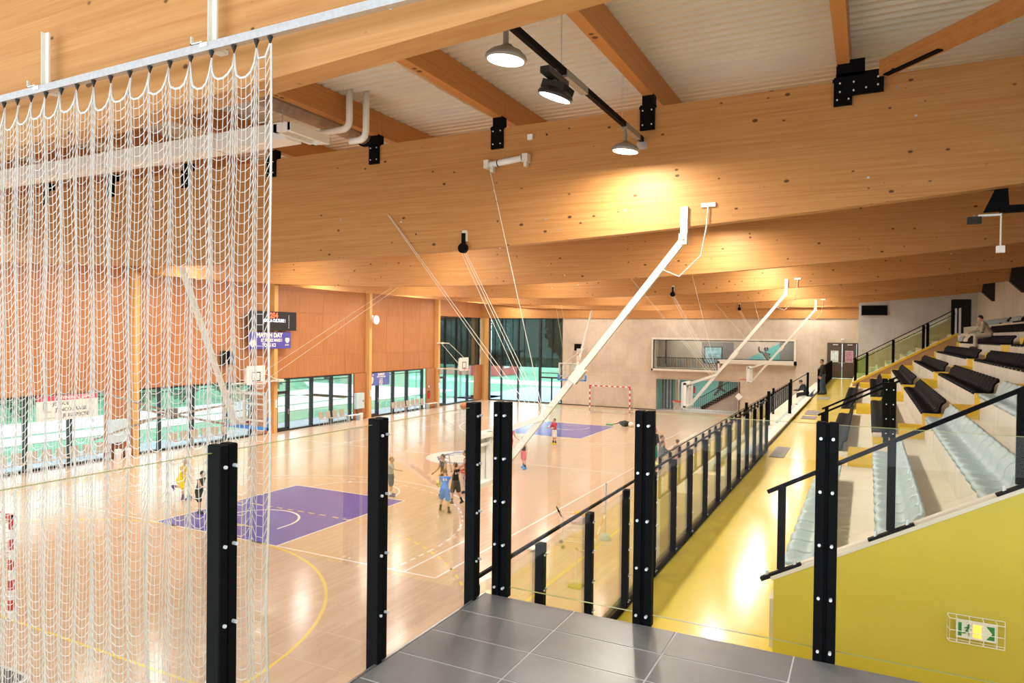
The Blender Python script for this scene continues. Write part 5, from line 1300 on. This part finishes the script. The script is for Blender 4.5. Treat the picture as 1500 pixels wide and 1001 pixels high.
# ================================================================== PEOPLE
SKIN = {}
def skin(name, col): return plain(name, col, .55, 0, .05, 6, .4)
S1 = skin('skin_light', (.62,.36,.24,1)); S2 = skin('skin_tan', (.48,.26,.16,1)); S3 = skin('skin_brown', (.20,.10,.06,1))
def cl(name, col): return plain('cloth_'+name, col, .8, 0, .12, 7, .25)
DG = math.radians
def remeshed(mb, voxel, name, mat, smooth_it=2):
    me = mb.mesh(name+'_raw', mat); o = bpy.data.objects.new('tmp_person', me); C.objects.link(o)
    r = o.modifiers.new('r', 'REMESH'); r.mode = 'VOXEL'; r.voxel_size = voxel; r.use_smooth_shade = True
    s = o.modifiers.new('s', 'SMOOTH'); s.factor = .5; s.iterations = smooth_it
    dg = bpy.context.evaluated_depsgraph_get(); out = bpy.data.meshes.new_from_object(o.evaluated_get(dg))
    bpy.data.objects.remove(o); out.name = name; out.materials.clear(); out.materials.append(mat)
    out.polygons.foreach_set('use_smooth', [True]*len(out.polygons)); return out
def person(label, loc, rz, H, pose, skin_m, shirt, shorts, shoes, hair, sleeve=0, longleg=False, sock=None, lift=0, adult=False, hairlen=0, trim=None, dress=False):
    """pose: lean, bend, head(yaw,pitch), L/R arm (fwd, out, elbow), L/R leg (fwd, out, knee); facing +Y"""
    k = H
    hd = .118*k if adult else .128*k            # head height /1 (head radius-ish = hd*.5..)
    leg = .47*k if not adult else .485*k
    th, sh = leg*.51, leg*.49
    P = Vector((0,0,leg+.035*k))
    lean = DG(pose.get('lean', 0)); tw = DG(pose.get('twist', 0))
    RT_ = Matrix.Rotation(-lean, 3, 'X') @ Matrix.Rotation(tw, 3, 'Z')
    tl = .29*k
    neck = P+RT_ @ Vector((0,0,tl)); chest = P+RT_ @ Vector((0,.005*k,tl*.68)); waist = P+RT_ @ Vector((0,0,tl*.30))
    hy, hp = pose.get('head', (0, 0)); RH = Matrix.Rotation(DG(hy), 3, 'Z') @ Matrix.Rotation(-DG(hp)-lean*.35, 3, 'X')
    hc = neck+RT_ @ Vector((0,.005*k,.028*k))+RH @ Vector((0,.012*k,hd*.55))
    body = MB(); bw = .092*k if adult else .082*k
    A = lambda p, q, a, b: body.capsule(p, q, a*k, b*k, 10)
    up = lambda x, y, z: RT_ @ Vector((x*k, y*k, z*k))
    body.ell(chest, bw*1.12, .062*k, .085*k, 12, 8, RT_); body.ell(waist, bw*.92, .054*k, .085*k, 12, 8, RT_); body.ell(P, bw*1.0, .062*k, .065*k, 12, 8)
    A(neck-up(0,0,.02), hc-RH @ Vector((0,.01*k,hd*.3)), .030, .027)
    body.ell(hc, hd*.39, hd*.46, hd*.53, 14, 10, RH); body.ell(hc+RH @ Vector((0,hd*.16,-hd*.26)), hd*.28, hd*.28, hd*.25, 10, 7, RH)
    body.ell(hc+RH @ Vector((0,hd*.48,-hd*.08)), hd*.07, hd*.10, hd*.12, 6, 5, RH)
    for s in (-1, 1): body.ell(hc+RH @ Vector((s*hd*.40,-.02*hd,-hd*.05)), hd*.05, hd*.09, hd*.13, 6, 5, RH)
    shirt_m, short_m, sock_m, shoe_m = MB(), MB(), MB(), MB()
    sw = .105*k if not adult else .118*k
    lowest = 9; joints = {}
    for s, nm in ((-1, 'L'), (1, 'R')):
        f, o, e = pose.get(nm+'a', (5, 10, 15))
        S = neck+RT_ @ Vector((s*sw, 0, -.035*k))
        def dirv(f, o):
            f, o = DG(f), DG(o); return Vector((s*math.sin(o), math.sin(f)*math.cos(o), -math.cos(f)*math.cos(o)))
        d1 = RT_ @ dirv(f, o); d2 = RT_ @ dirv(f+e, o*.6)
        E_ = S+d1*.165*k; W_ = E_+d2*.135*k
        A(neck-up(0,0,.02), S, .034, .034)
        A(S, E_, .031, .024); A(E_, W_, .024, .017)
        # hand: palm, four fingers of different length, thumb
        side = d2.cross(Vector((s,0,0)) if abs(d2.x) < .8 else Vector((0,1,0))).normalized(); nrm = side.cross(d2).normalized()
        pm = W_+d2*.034*k; body.ell(pm, .021*k, .012*k, .033*k, 8, 6, Matrix((side, nrm, d2)).transposed())
        for q, ln_ in ((-1.5,.036),(-.5,.044),(.5,.041),(1.5,.031)):
            b0 = pm+d2*.024*k+side*q*.0115*k; b1 = b0+(d2*.9+nrm*.3)*ln_*.5*k; b2 = b1+(d2*.55+nrm*.8)*ln_*.5*k
            body.capsule(b0, b1, .0062*k, .0058*k, 6); body.capsule(b1, b2, .0058*k, .005*k, 6)
        t0 = pm-d2*.008*k+side*-.018*k; t1 = t0+(d2*.6-side*.8)*.026*k; t2 = t1+(d2*.9-side*.1+nrm*.3)*.020*k
        body.capsule(t0, t1, .0075*k, .0065*k, 6); body.capsule(t1, t2, .0065*k, .0055*k, 6)
        joints[nm+'w'] = W_+d2*.06*k
        slv = S+d1*.165*k*(sleeve if sleeve <= 1 else 1)
        if sleeve > 0: shirt_m.capsule(S, slv, .041*k, .036*k, 10)
        if sleeve > 1: shirt_m.capsule(E_, E_+(W_-E_)*(.95 if sleeve >= 2 else .5), .034*k, .026*k, 10)
        shirt_m.capsule(neck-up(0,0,.03), S-d1*.0, .041*k, .042*k if sleeve else .036*k, 10)
        f, o, e = pose.get(nm+'l', (3, 4, 4))
        Hh = P+Vector((s*.05*k, 0, -.02*k))
        def dl(f): 
            ff, oo = DG(f), DG(o); return Vector((s*math.sin(oo), math.sin(ff)*math.cos(oo), -math.cos(ff)*math.cos(oo)))
        K_ = Hh+dl(f)*th; An = K_+dl(f-e)*sh
        A(Hh, K_, .050, .036); A(K_, K_.lerp(An,.4), .036, .036); A(K_.lerp(An,.35), An, .036, .021)
        fa = DG(pose.get(nm+'f', 0) if nm+'f' in pose else max(-70, min(0, (f-e)*.9)))
        fd = Vector((s*.15, math.cos(fa), math.sin(fa))).normalized(); fu = Vector((0,-math.sin(fa),math.cos(fa)))
        body.capsule(An-fu*.012*k, An+fd*.07*k-fu*.020*k, .024*k, .018*k, 8)
        RF = Matrix((fd.cross(fu).normalized(), fd, fu)).transposed()
        shoe_m.ell(An+fd*.035*k-fu*.018*k, .031*k, .082*k, .026*k, 12, 8, RF); shoe_m.ell(An-fd*.012*k-fu*.005*k, .029*k, .035*k, .032*k, 10, 7, RF)
        shoe_m.add([tuple(An+fd*(.035*k)+(RF @ Vector((x*.03*k, y*.078*k, z*k)))-fu*.018*k) for x, y, z in ((-1,-1,-.030),(1,-1,-.030),(1,1,-.030),(-1,1,-.030),(-1,-1,-.010),(1,-1,-.010),(1,1,-.010),(-1,1,-.010))], [(3,2,1,0),(4,5,6,7),(0,1,5,4),(1,2,6,5),(2,3,7,6),(3,0,4,7)])
        lowest = min(lowest, (An-fu*.050*k).z, (An+fd*.08*k-fu*.048*k).z)
        sock_m.capsule(K_.lerp(An,.62), An, .031*k, .028*k, 8)
        if longleg: short_m.capsule(Hh, K_, .062*k, .050*k, 10); short_m.capsule(K_, K_.lerp(An,.93), .050*k, .042*k, 10)
        else: short_m.capsule(Hh, Hh.lerp(K_, .88), .064*k, .062*k, 10)
    short_m.ell(P+Vector((0,0,.0)), bw*1.16, .076*k, .080*k, 12, 8)
    shirt_m.ell(chest, bw*1.2, .073*k, .095*k, 12, 8, RT_); shirt_m.ell(waist, bw*1.10, .068*k, .11*k, 12, 8, RT_)
    shirt_m.ell(P+up(0,0,.05), bw*1.16, .074*k, .075*k, 12, 8, RT_)
    if dress: shirt_m.capsule(P+up(0,0,.05), P+up(0,-.04,-.10), .085*k, .105*k, 12)
    t = thing('person', label, 'person', (loc[0], loc[1], loc[2]), rz)
    dz = Vector((0,0,-lowest+lift)) if 'seat' not in pose else Vector((0,0,pose['seat']-(P.z-.075*k)))
    for m in (body, shirt_m, short_m, sock_m, shoe_m): m.v = [(x, y, z+dz.z) for x, y, z in m.v]
    hc = hc+dz
    vx = .0085*k/1.0
    put('body', remeshed(body, .0085*k, 'body', skin_m), None, t)
    put('shirt', remeshed(shirt_m, .013*k, 'shirt', shirt, 3), None, t)
    put('trousers' if longleg else 'shorts', remeshed(short_m, .013*k, 'shorts', shorts, 3), None, t)
    put('shoes', remeshed(shoe_m, .008*k, 'shoes', shoes, 1), None, t)
    if sock is not None and not longleg: put('socks', remeshed(sock_m, .010*k, 'socks', sock, 1), None, t)
    hm = MB(); hm.ell(hc+RH @ Vector((0,-hd*.07,hd*.10)), hd*.43, hd*.47, hd*.48, 14, 10, RH)
    if hairlen: hm.ell(hc+RH @ Vector((0,-hd*.30,-hd*.15)), hd*.36, hd*.22, hd*.45, 10, 8, RH)
    keep = []   # cut the hair away from the face
    cut = MB()
    vs = [Vector(v) for v in hm.v]
    for f in hm.f:
        q = sum((RH.transposed() @ (vs[i]-hc) for i in f), Vector())/len(f)
        if q.y > hd*.16 and q.z < hd*.26: continue
        if q.z < -hd*.32 and not hairlen: continue
        cut.f.append(f)
    cut.v = hm.v
    ho = put('hair', cut, hair, t, smooth=True); so = ho.modifiers.new('thick', 'SOLIDIFY'); so.thickness = hd*.05
    fm = MB()
    for s in (-1, 1): fm.ell(hc+RH @ Vector((s*hd*.16, hd*.43, hd*.02)), hd*.055, hd*.03, hd*.035, 8, 5, RH)
    put('eyes', fm, M['black_matt'], t); mm = MB(); mm.ell(hc+RH @ Vector((0, hd*.435, -hd*.30)), hd*.11, hd*.03, hd*.025, 8, 5, RH); put('mouth', mm, plain('lips', (.45,.13,.10,1), .6), t)
    if trim is not None:
        c2 = chest+dz; m = MB(); 
        for i, (a, b) in enumerate(((-.03,.0),(.03,.0))):
            q = c2+RT_ @ Vector((a*k, -.072*k, 0)); m.ell(q, .016*k, .006*k, .032*k, 8, 6, RT_)
        put('shirt_number', m, trim, t)
    return t, {a: Matrix.Rotation(rz, 3, 'Z') @ (v+dz)+Vector(loc) for a, v in joints.items()}
brown, dark, fair, ginger = (plain('hair_'+n, c, .7, 0, .2, 20) for n, c in (('brown',(.12,.06,.03,1)),('dark',(.02,.015,.012,1)),('fair',(.38,.24,.11,1)),('ginger',(.36,.14,.04,1))))
grey_h = plain('hair_grey', (.45,.43,.42,1), .7, 0, .2, 20)
W_, K_c = cl('white', (.75,.74,.72,1)), cl('black', (.016,.016,.018,1))
YL = cl('yellow', (.78,.62,.03,1)); GR = cl('grey', (.36,.37,.34,1)); NV = cl('navy', (.05,.07,.15,1)); BL = cl('blue', (.04,.24,.72,1)); RD = cl('red', (.50,.05,.07,1)); PK = cl('rose', (.60,.16,.20,1))
GN = cl('green', (.02,.36,.28,1)); MG = cl('magenta', (.75,.12,.24,1)); DGY = cl('slate', (.14,.16,.18,1)); OLV = cl('olive', (.06,.06,.045,1)); BEI = cl('beige', (.42,.35,.25,1)); JN = cl('jeans', (.045,.08,.13,1))
SHB = cl('shoe_blue', (.06,.30,.80,1)); SHK = cl('shoe_dark', (.03,.03,.04,1)); SHW = cl('shoe_white', (.70,.70,.72,1)); SHV = cl('shoe_violet', (.14,.10,.22,1)); SHY = cl('shoe_yellow', (.70,.60,.05,1))
run = dict(lean=12, La=(45,8,80), Ra=(-45,12,60), Ll=(-18,3,70), Rl=(25,3,20), head=(0,-5))
person('child in a loose yellow vest running behind the divider net', (-11.75,2.3,0), -1.25, 1.40, dict(lean=8, La=(-35,14,40), Ra=(50,10,20), Ll=(-14,4,75), Rl=(14,3,12)), S1, YL, YL, SHV, grey_h, sock=SHV, dress=True)
person('child in black kit running just ahead of the yellow vest', (-9.75,1.35,0), -1.35, 1.36, dict(lean=14, La=(-30,12,60), Ra=(50,12,50), Ll=(-22,4,80), Rl=(16,3,14)), S1, OLV, K_c, SHK, dark, sock=SHK)
person('child in grey shirt and navy shorts standing with one arm out', (-5.9,6.15,0), -1.2, 1.38, dict(lean=0, La=(-5,14,20), Ra=(58,12,25), Ll=(0,5,4), Rl=(6,5,6)), S1, GR, NV, SHV, ginger, sleeve=.7, sock=W_)
p_, j_ = person('child in bright blue kit bending with a yellow ball', (-3.0,5.1,0), .5, 1.42, dict(lean=24, La=(62,10,38), Ra=(150,20,40), Ll=(30,6,34), Rl=(8,6,22), head=(20,10)), S1, BL, BL, SHK, brown, sock=K_c, trim=W_)
wv = j_['Lw']; ball('ball', (wv.x, wv.y, wv.z-.02), .115, M['ball_yellow'], 'bright yellow ball held by the child in blue kit')
person('child in black kit jumping with one arm raised', (-3.15,6.0,0), 1.15, 1.37, dict(lean=4, La=(172,8,5), Ra=(40,18,50), Ll=(8,6,14), Rl=(-6,6,22), head=(-10,-20)), S1, K_c, OLV, SHK, brown, sleeve=.0, sock=K_c, trim=W_, lift=.10)
person('dark haired child in black vest facing the bench behind the blue player', (-4.25,7.0,0), 2.7, 1.50, dict(lean=4, La=(25,16,40), Ra=(15,16,40), Ll=(5,6,10), Rl=(0,6,10)), S2, K_c, K_c, SHK, dark)
person('child in red and black kit half hidden by the corner guard post', (-3.85,7.95,0), 2.0, 1.53, dict(lean=6, La=(35,16,50), Ra=(20,14,40), Ll=(10,6,16), Rl=(-5,6,10)), S1, RD, RD, SHK, brown)
person('child in rose kit running beyond the white hoop board', (-6.0,15.5,0), -2.2, 1.46, dict(lean=10, La=(20,14,60), Ra=(45,30,20), Ll=(-25,5,70), Rl=(22,5,20)), S1, PK, RD, SHK, brown, sock=W_)
person('child in black vest, rose shorts and blue shoes under the long white arm', (-4.05,13.0,0), 2.75, 1.38, dict(lean=5, La=(10,22,20), Ra=(20,24,20), Ll=(14,9,16), Rl=(-8,9,12)), S1, K_c, PK, SHB, brown, sock=K_c)
person('child in red and blue top standing on the far violet key', (-5.55,19.7,0), 2.7, 1.35, dict(lean=0, La=(35,4,45), Ra=(35,4,45), Ll=(2,3,3), Rl=(0,3,3)), S1, RD, W_, SHY, brown, sleeve=1, sock=K_c)
person('tall person in black top and green shorts by the ball trolley', (.85,15.6,0), -1.9, 1.80, dict(lean=2, La=(12,8,30), Ra=(10,8,30)), S2, K_c, GN, SHK, dark, sleeve=1, adult=True)
person('child in slate tracksuit behind the ball trolley, taller of the two in grey', (1.33,15.0,0), -1.6, 1.60, dict(lean=2, La=(15,8,40), Ra=(10,8,30)), S1, DGY, DGY, SHK, brown, sleeve=2, longleg=True)
person('child in slate tracksuit nearest the ball trolley, shorter of the two in grey', (1.48,14.5,0), -1.4, 1.46, dict(lean=4, La=(25,8,60), Ra=(20,8,60)), S1, DGY, DGY, SHK, brown, sleeve=2, longleg=True)
person('small child in a grey and magenta outfit by the low glass rail', (1.85,15.75,0), 1.0, 1.36, dict(lean=2, La=(30,6,60), Ra=(25,6,60)), S1, cl('dusty', (.40,.28,.24,1)), MG, SHW, brown, sleeve=1)
person('man in black jacket and jeans standing on the yellow walkway', (7.02,23.4,ZW), 1.75, 1.72, dict(lean=3, La=(8,10,15), Ra=(6,10,15), Ll=(10,4,10), Rl=(-6,4,6), head=(20,5)), S2, K_c, JN, SHK, dark, sleeve=2, longleg=True, adult=True)
person('person in black hunched on a seat below the walkway', (6.12,26.0,2.64), 1.35, 1.68, dict(lean=28, seat=.05, La=(55,10,60), Ra=(55,10,60), Ll=(82,8,85), Rl=(82,8,85), Lf=0, Rf=0, head=(0,15)), S2, K_c, K_c, SHK, dark, sleeve=2, longleg=True, adult=True)
person('person in beige sweater resting chin on hand in the upper seats', (12.86,16.65,RT(6)+.16), 1.45, 1.66, dict(lean=26, seat=.07, La=(34,-8,142), Ra=(58,4,40), Ll=(84,6,82), Rl=(76,6,70), Lf=0, Rf=0, head=(0,5)), S1, BEI, cl('trousers', (.50,.42,.32,1)), plain('brown_shoe', (.12,.04,.03,1), .5), dark, sleeve=2, longleg=True, adult=True)
